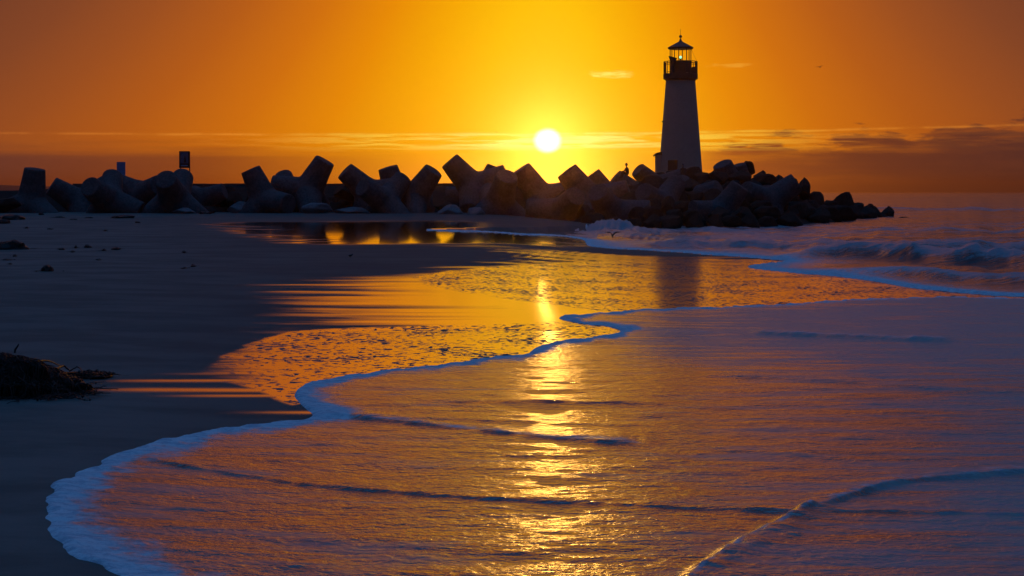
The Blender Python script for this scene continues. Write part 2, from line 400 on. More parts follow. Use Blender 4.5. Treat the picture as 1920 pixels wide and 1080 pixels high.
mss = t.n('ShaderNodeMixShader'); msw = t.n('ShaderNodeMixShader'); t.put(msw.inputs[0], a_wet); t.put(msw.inputs[1], ddry.outputs[0]); gls = t.n('ShaderNodeBsdfGlossy'); gls.inputs['Color'].default_value = (1.0, 0.88, 0.74, 1); t.put(gls.inputs['Roughness'], b.inputs['Roughness'].links[0].from_socket); t.put(gls.inputs['Normal'], bmp.outputs[0])
mxg = t.n('ShaderNodeMixShader'); mxg.inputs[0].default_value = 0.42; t.put(mxg.inputs[1], b.outputs[0]); t.put(mxg.inputs[2], gls.outputs[0])
t.put(msw.inputs[2], mxg.outputs[0]); t.put(ddry.inputs['Normal'], bmp.outputs[0])
t.put(mss.inputs[0], spk); t.put(mss.inputs[1], msw.outputs[0]); t.put(mss.inputs[2], dspk.outputs[0])
t.put(m_sand.node_tree.nodes['Material Output'].inputs[0], mss.outputs[0])
sand = link_mesh('beach', me, m_sand); tag(sand, kind='structure')

# ---- water sheet: swash on the sand, breakers and open sea
rows2 = np.concatenate([rows, np.array([374, 372, 370, 368.5, 367, 366, 365, 364, 363.2, 362.5, 362, 361.5, 361.1, 360.8, 360.6, 360.4, 360.3, 360.2, 360.12])])
PX2, PY2 = np.meshgrid(cols, rows2)
X2, Y2, Z2 = unproj(PX2, PY2)
nR = len(rows); 
dm2 = np.full(X2.shape, -1e3); dm2[:nR] = dm
df2 = np.full(X2.shape, 1e3); df2[:nR] = dfr
farm = ss(df2, 0.0, 3.0)
# beyond the sand the water lies level
Zf = Z2 * (1 - ss(df2, 0, 6)) + SEA * ss(df2, 0, 6)
Zf = np.where(PY2 < 400, np.minimum(Zf, SEA), Zf)
Zw = np.where(df2 > dm2, Zf, Z2)
dd = np.maximum(dm2, df2)
lipH = np.where(dm2 > df2, 0.030, 0.06)
lip_w = np.where(dm2 > df2, 0.16, 0.5)
prof = np.where(dd > 0, lipH * (1 - np.exp(-np.maximum(dd, 0) / 0.035)) * (0.45 + 0.55 * np.exp(-(np.maximum(dd, 0) / lip_w) ** 1.5)), dd * 0.6)
prof = np.maximum(prof, -0.05)
Zw = Zw + prof
near = (dm2 > 0)
lumps = fbm(X2 * 7, Y2 * 4, 3, 71) * 0.022 * np.exp(-np.maximum(dm2, 0) / 0.3) * (dm2 > 0)
wm = near * ss(dm2, 0.15, 0.9) * ss(PY2, 560, 760)
rp1 = fbm(X2 * 1.7 + fbm(X2, Y2, 2, 77), Y2 * 3.6, 3, 75); rp2 = fbm(X2 * 3.0, Y2 * 8.5, 3, 76)
Zw = Zw + wm * (rp1 * 0.022 + rp2 * 0.011)
Zw = Zw + lumps + (fbm(X2 * 5, Y2 * 9, 3, 171)) * 0.030 * np.exp(-np.maximum(dm2, 0) / 0.45) * ss(dm2, 0.0, 0.05) + near * fbm(X2 * 0.8, Y2 * 1.6, 3, 73) * 0.012 * ss(dm2, 0.2, 1.0)
foam = np.where(dm2 > -0.3, 0.95 * np.exp(-(np.maximum(dm2 + fbm(X2 * 2.2, Y2 * 1.1, 4, 79) * 0.55 * ss(dm2, 0.03, 0.3), 0) / 0.55) ** 1.6) + 0.0, 0.0)

def ridge(pts, wf, wb, h, fm=0.0, fade=60, neww=None, rough=0.0):
    """a low wave crest along a line on the water, steep towards the beach"""
    global Zw, foam
    p = chaikin(pts, 2); order = np.argsort(p[:, 0]); p = p[order]
    yc = np.interp(PX2, p[:, 0], p[:, 1])
    yc = yc + fbm(PX2 / 90.0, np.zeros_like(PX2), 3, h * 1000) * rough
    xw, yw, zw = unproj(PX2, np.maximum(yc, 362), 0.0)
    s = yw - Y2                       # >0: nearer than the crest
    pr = np.where(s > 0, np.exp(-(s / wf) ** 2), np.exp(-(s / wb) ** 2))
    e = ss(PX2, p[0, 0], p[0, 0] + fade) * (1 - ss(PX2, p[-1, 0] - fade, p[-1, 0]))
    hn = 1 + 1.2 * fbm(PX2 / 60.0, PY2 / 60.0, 3, h * 777)
    msk = (dd > 0.1)
    Zw = Zw + h * pr * e * hn * msk
    foam = np.maximum(foam, fm * pr * e * msk)
ridge([(560, 786), (620, 782), (680, 788), (760, 796), (900, 812), (1020, 822), (1140, 832), (1260, 838)], 0.065, 0.40, 0.0223, 0.55, 80)
ridge([(600, 778), (700, 790), (860, 792), (1040, 795)], 0.052, 0.32, 0.0099, 0.3, 60)
ridge([(780, 760), (840, 755), (960, 756), (1150, 758), (1300, 762)], 0.065, 0.40, 0.0174, 0.2, 120)
ridge([(230, 868), (300, 882), (420, 897), (600, 916), (800, 930), (1000, 943), (1250, 955), (1500, 963), (1700, 965), (2000, 968)], 0.039, 0.28, 0.0149, 0.15, 80)
ridge([(240, 1000), (500, 1015), (760, 1030), (1100, 1045)], 0.033, 0.32, 0.0059, 0.1, 120)
ridge([(1400, 624), (1440, 626), (1520, 630), (1600, 631), (1720, 638), (1800, 640)], 0.143, 0.72, 0.0546, 0.5, 40)
ridge([(1160, 622), (1300, 624), (1420, 632)], 0.130, 0.64, 0.0198, 0.4, 60)
ridge([(1480, 975), (1520, 960), (1580, 938), (1650, 915), (1760, 900), (1920, 888), (2100, 880)], 0.046, 0.48, 0.0248, 0.5, 60)
ridge([(1000, 640), (1100, 641), (1200, 648)], 0.098, 0.48, 0.0149, 0.2, 60)
ridge([(1260, 845), (1450, 850), (1650, 868)], 0.052, 0.40, 0.0099, 0.15, 90)
ridge([(1250, 705), (1500, 712), (1800, 735), (2000, 742)], 0.098, 0.56, 0.0149, 0.2, 120)
# steep diagonal crest at the lower right (runs towards the camera)
dg = poly_world(chaikin([(1290, 1095), (1330, 1062), (1400, 1015), (1460, 985), (1520, 958)]))
ddg = seg_dist(X2, Y2, dg); sg = np.sign(inside(X2, Y2, np.concatenate([dg, [(60, 9), (60, 4), (0, 4)]])) - 0.5)
Zw = Zw + 0.030 * np.where(sg > 0, np.exp(-(ddg / 0.2) ** 2), np.exp(-(ddg / 0.055) ** 2)) * (1 + 1.5 * fbm(X2 * 5, Y2 * 5, 2, 88))
foam = np.maximum(foam, 0.55 * np.exp(-(ddg / 0.05) ** 2))

# film character of the main wash: matter foam in patches
n_big = fbm(X2 * 0.55, Y2 * 0.35, 4, 81)
hazef = 0.13 + 0.45 * n_big + 0.30 * ss(-PY2, -760, -600) + 0.25 * ss(PX2, 1100, 1700) + 0.45 * ss(PX2, 1060, 1300) * np.exp(-((PY2 - 620) / 45) ** 2) + 0.2 * ss(PX2, 1500, 1900)
wedge = inside(X2, Y2, poly_world([(1300, 1100), (1400, 1015), (1520, 958), (1650, 915), (1920, 888), (2300, 880), (2300, 1700), (1000, 1700), (1300, 1100)]))
hazef = hazef + 0.12 * wedge - 0.22 * np.exp(-((PX2 - 1030) / 160) ** 2) + 0.22 * (1 - ss(PX2, 250, 850)) * ss(PY2, 700, 850)
film = np.clip(hazef, 0.03, 0.9) * near
# open water: foam all over the shallows, thinning out to sea
sea_f = (df2 > -0.3) * (0.38 + 0.55 * np.exp(-np.maximum(df2, 0) / 0.5) + 0.32 * ss(PY2, 400, 425) * ss(-PX2, -1750, -1300) - 0.15 * ss(-PY2, -400, -370)) * (0.95 + 0.9 * fbm(X2 * 0.12, Y2 * 0.12, 4, 91))
film = np.where(near, film, 0)
foam = np.maximum(foam, np.clip(sea_f, 0, 1))
foam = np.where((dm2 > 0) & (df2 > 0.0), np.maximum(foam, 0.5), foam)
foam = np.where((df2 > 0) & (PX2 < 1120) & (PY2 < 448) & (PY2 > 424), 1.15 - 0.2 * ss(df2, 0.5, 3), foam)
# breakers
ridge([(1150, 462), (1250, 457), (1400, 458), (1600, 462), (1800, 466), (2100, 470)], 1.2, 4.0, 0.255, 0.9, 120, rough=3)
ridge([(1100, 449), (1180, 446), (1300, 446), (1500, 450)], 1.0, 3.0, 0.135, 0.9, 60, rough=2)
ridge([(1430, 480), (1500, 478), (1560, 474), (1650, 478), (1800, 488), (2100, 495)], 1.2, 4.0, 0.413, 1.0, 120, rough=4)
ridge([(1500, 505), (1650, 510), (1800, 522), (1920, 528), (2200, 540)], 0.8, 2.5, 0.210, 1.0, 160, rough=3)
ridge([(1550, 437), (1700, 432), (1900, 436), (2200, 440)], 2.0, 5.0, 0.165, 0.7, 120, rough=2)
ridge([(1560, 398), (1700, 394), (1900, 396), (2300, 398)], 5.0, 16.0, 0.338, 0.7, 100, rough=1.5)
ridge([(1500, 374), (1700, 373), (2300, 374)], 20, 50, 0.675, 0.2, 100, rough=1)
# foam mound where a wave slaps the rocks
mx, my, mz = unproj(np.array(1143.0), np.array(433.0), SEA)
md = np.hypot((X2 - mx) / 1.45, (Y2 - my) / 2.6)
mm = np.clip(1 - md ** 2, 0, 1) ** 0.6
Zw = Zw + 0.62 * mm * (1 + 0.5 * fbm(X2 * 2, Y2 * 2, 3, 97)); foam = np.maximum(foam, ss(mm, 0, 0.2))
for (qx, qy, qr, qh) in [(1190, 434, 1.0, 0.22), (1240, 434, 1.2, 0.16), (1350, 432, 1.4, 0.15), (1060, 430, 0.8, 0.12)]:
    qx_, qy_, _ = unproj(np.array(float(qx)), np.array(float(qy)), SEA)
    q = np.clip(1 - np.hypot((X2 - qx_) / qr, (Y2 - qy_) / (qr * 2)) ** 2, 0, 1); Zw = Zw + qh * q
chop = ss(df2, 0.5, 6)
far_d = np.clip(Y2 / 120, 0.3, 6)
Zw = Zw + chop * (fbm(X2 * 0.35 / far_d, Y2 * 0.35 / far_d, 4, 101) * 0.30 * np.clip(far_d, 0.5, 2) + fbm(X2 * 0.8, Y2 * 0.8, 3, 105) * 0.30 * ss(PY2, 380, 440))
Zw = np.where(PY2 < 363, SEA, Zw)
keep = dd > -0.25
keepw = keep
me = grid_mesh('sea_water', X2, Y2, Zw, keepw, {'foam': foam, 'film': film, 'far': farm})

m_sea = bpy.data.materials.new('sea_water'); m_sea.use_nodes = True; t = NT(m_sea.node_tree)
b = m_sea.node_tree.nodes['Principled BSDF']
geo = t.n('ShaderNodeNewGeometry'); pos = geo.outputs['Position']
a_foam = t.attr('foam'); a_film = t.attr('film'); a_far = t.attr('far')
n1 = t.noise(t.mapping(pos, (0.7, 1.0, 0)), 7.0, 4, 0.65, 0.4)
n2 = t.noise(t.mapping(pos, (0.35, 1.0, 0)), 1.6, 4, 0.6, 0.5)
n3 = t.noise(t.mapping(pos, (0.35, 1.0, 0)), 0.35, 5, 0.65, 0.4)
fm = t.add(a_foam, t.mul(t.sub(n1, 0.5), t.mul(t.sstep(a_foam, 0.05, 0.5), 0.9)))
fm = t.add(fm, t.mul(t.add(t.mul(t.sub(n3, 0.5), 1.5), t.mul(t.sub(n2, 0.5), 0.8)), a_far))
fedge = t.mul(t.sstep(fm, 0.28, 0.78), t.sub(1.0, t.mul(a_far, 0.35)))
n2b = t.noise(t.mapping(pos, (0.16, 1.0, 0)), 4.2, 3, 0.6, 0.3)
ffilm = t.mul(t.sstep(t.add(a_film, t.add(t.mul(t.sub(n2, 0.5), 1.2), t.mul(t.sub(n2b, 0.5), 1.5))), 0.1, 0.95), 0.72)
fall = t.m('MAXIMUM', fedge, ffilm)
wcol = t.mix(a_far, (0.030, 0.026, 0.024), (0.008, 0.014, 0.018))
t.put(b.inputs['Base Color'], wcol)
t.put(b.inputs['Roughness'], 0.23); t.put(b.inputs['IOR'], 1.6); b.inputs['Specular Tint'].default_value = (1.0, 0.9, 0.82, 1)
bmp = t.n('ShaderNodeBump'); bmp.inputs['Distance'].default_value = 1.0
r1 = t.noise(t.mapping(pos, (0.75, 1.0, 0)), 16.0, 3, 0.6, 0.3)
r2_ = t.noise(t.mapping(pos, (0.4, 1.0, 0)), 4.5, 3, 0.6, 0.3)
r3_ = t.noise(t.mapping(pos, (0.5, 1.0, 0)), 0.9, 4, 0.6, 0.3)
hh = t.add(t.add(t.mul(r1, 0.022), t.mul(r2_, 0.030)), t.mul(r3_, t.mul(a_far, 0.30)))
t.put(bmp.inputs['Height'], hh); t.put(b.inputs['Normal'], bmp.outputs[0])
db = t.n('ShaderNodeBsdfDiffuse')
nfa = t.noise(t.mapping(pos, (0.5, 1.0, 0)), 13.0, 4, 0.65, 0.8); nfb = t.noise(pos, 55.0, 2, 0.6)
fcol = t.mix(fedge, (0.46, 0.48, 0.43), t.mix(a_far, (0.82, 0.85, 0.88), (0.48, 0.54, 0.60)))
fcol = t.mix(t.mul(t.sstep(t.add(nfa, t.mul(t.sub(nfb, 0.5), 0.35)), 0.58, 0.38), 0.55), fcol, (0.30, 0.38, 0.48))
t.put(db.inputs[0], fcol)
bm2 = t.n('ShaderNodeBump'); bm2.inputs['Distance'].default_value = 1.0
t.put(bm2.inputs['Height'], t.add(t.mul(t.noise(pos, 22.0, 4, 0.65), 0.014), t.mul(t.noise(pos, 2.5, 4, 0.6), t.mul(a_far, 0.10)))); t.put(db.inputs['Normal'], bm2.outputs[0])
gls = t.n('ShaderNodeBsdfGlossy'); gls.inputs['Color'].default_value = (1.0, 0.9, 0.8, 1); gls.inputs['Roughness'].default_value = 0.23; t.put(gls.inputs['Normal'], bmp.outputs[0])
mxg = t.n('ShaderNodeMixShader'); t.put(mxg.inputs[0], t.mul(t.sub(1.0, a_far), 0.24)); t.put(mxg.inputs[1], b.outputs[0]); t.put(mxg.inputs[2], gls.outputs[0])
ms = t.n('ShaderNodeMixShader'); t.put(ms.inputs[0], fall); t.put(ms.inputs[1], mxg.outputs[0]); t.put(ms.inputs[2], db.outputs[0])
t.put(m_sea.node_tree.nodes['Material Output'].inputs[0], ms.outputs[0])
sea = link_mesh('sea', me, m_sea); tag(sea, kind='structure')

# dark sea bed / ground far below so the sheet is closed to the horizon on every side
bm = bmesh.new(); vs_ = [bm.verts.new(p) for p in ((-60000, -2000, -1.4), (60000, -2000, -1.4), (60000, 70000, -1.4), (-60000, 70000, -1.4))]; bm.faces.new(vs_)
tag(from_bm('sea_floor', bm, M_rock), kind='structure')

#__OBJECTS__
# ------------------------------------------------------------------ ground helpers
def ground(px, py):
    x, y, z = unproj(np.array(float(px)), np.array(float(py))); return Vector((float(x), float(y), float(z)))

# ------------------------------------------------------------------ breakwater mound with a concrete walkway on top
Sx = lambda px, D: (px - 960) / F * D
bw = empty('breakwater', (0, 118, 0.6))
tag(bw, 'long low rubble breakwater with flat concrete walkway on top, behind the tetrapods', 'breakwater')
def mound(name, spine, mat, parent, seed):
    """spine: list of (x, y, ztop, half width at the foot, zfoot)"""
    sp_ = np.array(spine, float); n = 160; tt = np.linspace(0, len(sp_) - 1, n)
    S = np.stack([np.interp(tt, np.arange(len(sp_)), sp_[:, k]) for k in range(5)], 1)
    a = np.linspace(-1, 1, 28)
    Xg = np.repeat(S[:, 0:1], 28, 1); Yg = S[:, 1:2] + S[:, 3:4] * a
    hprof = np.clip((1 - np.abs(a)) * 1.5, 0, 1)
    Zg = S[:, 4:5] + (S[:, 2:3] - S[:, 4:5]) * hprof
    Zg = Zg + fbm(Xg * 0.9, Yg * 0.9, 3, seed) * 0.5 * np.clip(1 - hprof, 0.05, 1); Xg = Xg + fbm(Xg * 0.9, Yg * 0.9, 3, seed + 3) * 0.5
    g = grid_mesh(name, Xg.T - parent.location.x, Yg.T - parent.location.y, Zg.T - parent.location.z)
    return link_mesh(name, g, mat, parent)
mound('rubble_mound', [(-60, 123, 2.45, 5, 0.6), (Sx(30, 123), 123, 2.3, 5, 0.6), (Sx(200, 123), 123, 2.6, 5, 0.6), (Sx(600, 122), 122, 2.6, 6, 0.4), (Sx(1000, 118), 121, 2.65, 9, 0.0),
                       (Sx(1200, 122), 123, 3.0, 15, -0.4), (Sx(1330, 125), 126, 3.3, 17, -0.4), (Sx(1430, 128), 130, 2.9, 16, -0.4), (Sx(1500, 130), 132, 1.6, 13, -0.4), (Sx(1560, 135), 136, 0.9, 9, -0.4), (Sx(1610, 140), 141, 0.2, 3, -0.4)], M_rock, bw, 5)
bm = bmesh.new()
for i in range(34):     # concrete slabs of the walkway, slightly out of line
    x0 = Sx(150, 123) + i * 1.62
    if x0 > Sx(1300, 123): break
    box(bm, x0, x0 + 1.60, 120.9 - 118, 124.6 - 118, 1.6, 2.2 + random.uniform(0.015, 0.06))
from_bm('walkway', bm, M_conc, bw)

# ------------------------------------------------------------------ tetrapods
def tetra_mesh(seed):
    bm = bmesh.new(); L = 2.6; r = random.Random(seed)
    dirs = [Vector((0, 0, 1)), Vector((math.sqrt(8 / 9), 0, -1 / 3)), Vector((-math.sqrt(2 / 9), math.sqrt(2 / 3), -1 / 3)), Vector((-math.sqrt(2 / 9), -math.sqrt(2 / 3), -1 / 3))]
    for d in dirs:
        q = d.to_track_quat('Z', 'Y').to_matrix().to_4x4()
        g = bmesh.new(); lathe(g, [(1.02, -0.1), (1.08, 0.35), (0.93, 0.9), (0.735, L - 0.05), (0.70, L)], 40)
        bmesh.ops.transform(g, matrix=q, verts=g.verts)
        tmp = bpy.data.meshes.new('tmp'); g.to_mesh(tmp); g.free(); bm.from_mesh(tmp); bpy.data.meshes.remove(tmp)
    me = bpy.data.meshes.new('tetrapod_body'); bm.to_mesh(me); bm.free()
    o = bpy.data.objects.new('tmp', me); C.objects.link(o)
    m1 = o.modifiers.new('r', 'REMESH'); m1.mode = 'VOXEL'; m1.voxel_size = 0.055
    m2 = o.modifiers.new('s', 'SMOOTH'); m2.iterations = 1; m2.factor = 0.5
    dg_ = bpy.context.evaluated_depsgraph_get(); me2 = bpy.data.meshes.new_from_object(o.evaluated_get(dg_))
    bpy.data.objects.remove(o)
    n = len(me2.vertices); co = np.empty(n * 3, np.float32); me2.vertices.foreach_get('co', co); co = co.reshape(-1, 3)
    rr = np.linalg.norm(co, axis=1, keepdims=True) + 1e-6
    nn = fbm(co[:, 0] * 1.3 + co[:, 2], co[:, 1] * 1.3 - co[:, 2] * 0.7, 4, seed)[:, None] * 0.09
    # a few chipped rims
    chip = 0
    co = co * (1 + nn / rr * 0.6)
    me2.vertices.foreach_set('co', co.ravel().astype(np.float32)); me2.update()
    for p in me2.polygons: p.use_smooth = True
    me2.name = 'tetrapod'; me2.materials.clear(); me2.materials.append(M_conc)
    return me2
TM = [tetra_mesh(3), tetra_mesh(8), tetra_mesh(15)]
def orient(a, b2):
    """leg 0 along a, leg 1 as near as it can be to b2"""
    z = Vector(a).normalized(); b2 = Vector(b2); x = (b2 - b2.dot(z) * z).normalized(); y = z.cross(x)
    return Matrix((x, y, z)).transposed().to_4x4()
def tetra(px, py, D, a, b2, label, s=1.0, group='concrete tetrapods piled along the breakwater', k=[0]):
    o = bpy.data.objects.new('tetrapod', TM[k[0] % 3]); k[0] += 1; C.objects.link(o)
    o.matrix_world = Matrix.Translation(P(px, py, D)) @ orient(a, b2) @ Matrix.Scale(s, 4)
    tag(o, label, 'tetrapod', group); return o
# directions: x right, y away from the viewer, z up
T = [
 (58, 384, 113, (0.14, -0.10, 1), (0.9, -0.5, -.2), 'leftmost concrete tetrapod, one fat leg standing straight up and a blue-lit stub towards the water', 0.98),
 (152, 382, 117, (-0.75, -0.25, 0.50), (0.6, 0.1, .4), 'concrete tetrapod behind the leftmost one, pointed leg leaning left', .95),
 (203, 376, 112, (-0.30, -0.88, 0.40), (0.9, -0.1, -.3), 'concrete tetrapod whose round end faces the beach, half buried round stub below it', .95),
 (268, 371, 117, (-0.88, -0.10, 0.42), (0.3, 0, -0.9), 'large concrete tetrapod under the pale board, broad leg pointing left', 1.08),
 (327, 374, 112, (-0.06, -0.85, 0.54), (-0.9, -0.2, -.4), 'concrete tetrapod with round end face just left of the framed sign', 1.0),
 (372, 377, 116, (0.90, -0.15, 0.34), (-0.3, 0, -.9), 'concrete tetrapod right of the framed sign, leg stretched out to the right', .80),
 (497, 378, 113, (-0.40, -0.05, 0.90), (0.8, -0.5, -0.5), 'concrete tetrapod with rounded stub up and a long leg sliding right onto the sand', .95),
 (545, 372, 117, (-0.12, -0.5, 0.6), (0.7, 0.2, 0.2), 'low concrete tetrapod with squat round top tucked left of the tallest one', .85),
 (576, 360, 115, (0.50, -0.12, 0.86), (-0.6, 0, 0.2), 'tallest concrete tetrapod on the left half, thick leg leaning right against the sky', 1.0),
 (694, 364, 115, (-0.66, -0.2, 0.62), (0.7, 0, -.4), 'concrete tetrapod with rounded leg tip leaning left, right of the tallest one', .95),
 (722, 378, 111, (-0.62, -0.62, 0.42), (0.55, -0.35, -.5), 'concrete tetrapod in front, round end face and a pale streaked leg down to the right', .88),
 (746, 376, 115, (-0.26, -0.1, 0.88), (0.8, 0, 0.3), 'concrete tetrapod with chipped flat top between two rounded ones', .95),
 (776, 372, 113, (0.52, -0.2, 0.72), (0.1, -0.7, -.6), 'concrete tetrapod with rounded leg leaning right and a pyramid foot on the sand', .95),
 (888, 352, 116, (-0.66, -0.1, 0.74), (0.5, 0, 0.3), 'tall concrete tetrapod leaning left beside the gap in the skyline', 1.0),
 (902, 376, 118, (0.38, 0.05, 0.80), (-0.6, 0, 0), 'concrete tetrapod with flat-ended leg leaning right, left of the sun', 1.02),
 (935, 386, 109, (0.20, -0.55, 0.70), (0.90, -0.2, -.2), 'big dark concrete tetrapod on its side below the low sun', 1.0),
 (1016, 375, 116, (-0.50, -0.1, 0.72), (0.6, 0, 0), 'concrete tetrapod ending in a square peak against the sun glow', 1.05),
 (1108, 380, 113, (-0.60, -0.05, 0.78), (0.7, 0, -.5), 'concrete tetrapod leaning left just right of the sun', 1.08),
 (1144, 377, 118, (-0.52, 0.0, 0.74), (0.6, 0.2, -.3), 'smaller concrete tetrapod peak right of the one beside the sun', .92),
 (1200, 373, 118, (-0.62, -0.05, 0.50), (0.6, 0.2, 0), 'concrete tetrapod the seated person perches on', .95),
 (1232, 352, 119, (-0.70, -0.30, 0.62), (0.7, 0, 0.1), 'concrete tetrapod with a domed end between the seated person and the lighthouse', .80),
 (1052, 398, 107, (0.30, -0.6, 0.35), (-0.9, -0.2, 0.2), 'dark concrete tetrapod slumped low in the glow below the gap right of the sun', .9),
 (1150, 402, 106, (-0.35, -0.5, 0.45), (0.9, -0.1, 0.1), 'dark concrete tetrapod above the white foam mound', .95),
 (1378, 364, 121, (-0.42, -0.30, 0.90), (0.8, -0.2, 0.2), 'tetrapod topping the heap right of the lighthouse, pale edge down its left', 1.0),
 (1396, 352, 124, (-0.25, -0.2, 0.9), (0.8, -0.1, 0.3), 'tetrapod with rounded peak behind the pale-edged one on the heap', .72),
 (1292, 378, 114, (0.80, -0.5, 0.35), (-0.7, -0.1, -0.1), 'tetrapod lying flat across the heap under the lighthouse door', .95),
 (1240, 386, 110, (-0.5, -0.6, 0.35), (0.6, -0.3, -.6), 'tetrapod low in the heap left of the lighthouse door, broken pale foot', .9),
 (1440, 380, 114, (-0.62, -0.5, 0.30), (0.6, -0.1, 0.5), 'tetrapod with sloping leg in the middle of the dark right heap', .95),
 (1350, 402, 108, (-0.7, -0.4, 0.1), (0.3, -0.4, -.7), 'tetrapod deep in shadow above the water line right of the lighthouse', .9),
]
for (px, py, D, a, b2, lb, s) in T: tetra(px, py, D, a, b2, lb, s)

# ------------------------------------------------------------------ boulders
def rock_mesh(seed, sub=4):
    bm = bmesh.new(); bmesh.ops.create_icosphere(bm, subdivisions=sub, radius=1)
    r = random.Random(seed); planes = []
    for _ in range(16):
        d = Vector((r.gauss(0, 1), r.gauss(0, 1), r.gauss(0, 1))).normalized(); planes.append((d, r.uniform(0.55, 0.88)))
    for v in bm.verts:
        for d, k in planes:
            e = v.co.dot(d) - k
            if e > 0: v.co -= d * e * 0.97
    co = np.array([v.co[:] for v in bm.verts]); n = fbm(co[:, 0] * 2 + co[:, 2] * 1.3 + 9, co[:, 1] * 2 - co[:, 2] + 9, 4, seed) * 0.22
    for v, k in zip(bm.verts, n): v.co *= 1 + k
    me = bpy.data.meshes.new('boulder'); bm.to_mesh(me); bm.free()
    for p in me.polygons: p.use_smooth = True
    me.materials.append(M_rock); return me
RM = [rock_mesh(i) for i in range(6)]
def boulder(px, py, D, wpx, hpx, label, dpx=None, mesh=None, rz=None, group='boulders heaped along the breakwater', name='boulder', cat='boulder'):
    o = bpy.data.objects.new(name, mesh or RM[random.randrange(6)]); C.objects.link(o)
    s = D / F / 2 * 1.1; o.location = P(px, py, D); o.scale = (wpx * s, (dpx or wpx) * s, hpx * s)
    o.rotation_euler = (0, 0, random.uniform(-0.5, 0.5) if rz is None else rz)
    assert len(label.split()) <= 16, label
    tag(o, label, cat, group); return o
R_ = [
 (1505, 356, 126, 30, 48, 'tall rounded boulder standing highest on the descending right end of the heap'),
 (1487, 352, 128, 26, 34, 'rounded boulder close left of the tall one on the right heap'),
 (1458, 342, 126, 30, 30, 'boulder with lighter face on the ridge right of the tetrapod cluster'),
 (1425, 332, 127, 24, 26, 'small round boulder tucked right beside the topmost tetrapod'),
 (1403, 318, 124, 26, 30, 'round boulder poised at the right of the heap summit with sky under its edge'),
 (1440, 338, 129, 24, 24, 'flat-topped boulder on the ridge between summit and lighter faced boulder'),
 (1530, 384, 130, 34, 46, 'boulder with flat top below the tall rounded one'),
 (1581, 390, 136, 42, 58, 'large dark boulder standing in the middle of the tapering point'),
 (1556, 396, 134, 34, 38, 'low boulder between the flat topped one and the large dark one'),
 (1606, 396, 138, 36, 40, 'boulder leaning on the seaward side of the large dark one'),
 (1631, 402, 141, 32, 36, 'pointed boulder third from the sea end of the rocks'),
 (1663, 402, 146, 28, 32, 'rounded boulder standing alone near the tip of the rocks'),
 (1649, 408, 144, 26, 14, 'flat stone awash at the foot of the lone rounded boulder'),
 (1695, 413, 142, 26, 12, 'small low rock awash at the very end of the point'),
 (1340, 330, 126, 24, 20, 'small boulder at the right foot of the lighthouse wall'),
 (1300, 326, 121, 40, 26, 'wide boulder in front of the lighthouse base, right of the door'),
 (1262, 332, 121, 34, 24, 'rounded boulder just under the lighthouse door'),
 (1236, 334, 120, 32, 22, 'boulder at the left foot of the lighthouse vestibule'),
 (846, 398, 108, 52, 26, 'angular slab on the sand with a pale sharp top edge'),
 (893, 404, 107, 40, 28, 'pale pinkish stone leaning beside the angular slab'),
 (830, 388, 112, 36, 22, 'small stone behind the angular slab on the sand'),
 (595, 392, 111, 56, 22, 'pale blue-white broken stone lying on the sand below the tallest tetrapod'),
 (660, 396, 111, 70, 14, 'long flat pale stone on the sand right of the broken one'),
 (15, 384, 112, 64, 34, 'black boulder at the left edge of the beach'),
 (382, 396, 113, 50, 18, 'low stone on the sand between sign and rounded stub'),
 (450, 392, 113, 46, 26, 'bluish stone at the foot of the rounded stub tetrapod'),
 (650, 362, 117, 52, 34, 'boulder filling the gap right of the tallest tetrapod'),
 (425, 362, 118, 34, 26, 'boulder tucked behind, left of the rounded stub tetrapod'),
 (436, 376, 117, 40, 30, 'dark boulder low in the gap left of the rounded stub tetrapod'),
 (1078, 394, 108, 44, 34, 'rounded stone with a lighter cap in the glow under the leaning tetrapod'),
 (1062, 374, 114, 56, 44, 'boulder glowing orange in the low gap right of the sun'),
 (345, 396, 110, 44, 12, 'small pale slab poking out of the sand below the framed sign'),
]
pale = principled('pale_stone', (0.15, 0.15, 0.155), 0.8, 0.5, 2.5, 0.25, 0.3)
RMp = []
for m_ in RM[:3]:
    c_ = m_.copy(); c_.materials.clear(); c_.materials.append(pale); RMp.append(c_)
for (px, py, D, w, h, lb) in R_:
    boulder(px, py, D, w, h, lb, mesh=RMp[px % 3] if ('pale' in lb or 'bluish' in lb) else None, dpx=w * 1.1)
# the anonymous rest of the heap
sky_ = [(1040, 372), (1100, 372), (1180, 362), (1230, 344), (1320, 338), (1400, 336), (1450, 350), (1490, 372), (1530, 392), (1560, 400), (1600, 404), (1640, 410)]
foot = [(1040, 424), (1100, 428), (1200, 430), (1400, 429), (1480, 424), (1560, 417), (1640, 410)]
LMK = [(1005, 'just left of the glow under the sun'), (1045, 'under the low gap right of the sun'), (1080, 'under the tetrapod leaning left beside the sun'), (1112, 'left of the white foam mound'), (1143, 'right above the white foam mound'), (1176, 'straight below the person on the tetrapod'),
       (1205, 'under the domed tetrapod end'), (1232, 'under the lighthouse vestibule'), (1258, 'under the lighthouse door'), (1285, 'under the hooded person'), (1312, 'under the right foot of the lighthouse'), (1345, 'just right of the lighthouse foot'),
       (1375, 'under the heap summit'), (1402, 'under the round boulder at the summit'), (1430, 'just right of the heap summit'), (1458, 'under the lighter faced ridge boulder'), (1487, 'left of the tall rounded boulder'), (1510, 'under the tall rounded boulder'), (1535, 'under the flat topped boulder'),
       (1562, 'left of the large dark boulder'), (1588, 'under the large dark boulder'), (1615, 'right of the large dark boulder'), (1640, 'near the tip of the rocks')]
RPH = ['at the water line', 'one up from the water line', 'low in the heap', 'halfway up the heap', 'high in the heap', 'near the crest']
SZ = ['broad', 'smaller', 'squat', 'upright', 'sloping']
used_labels = set()
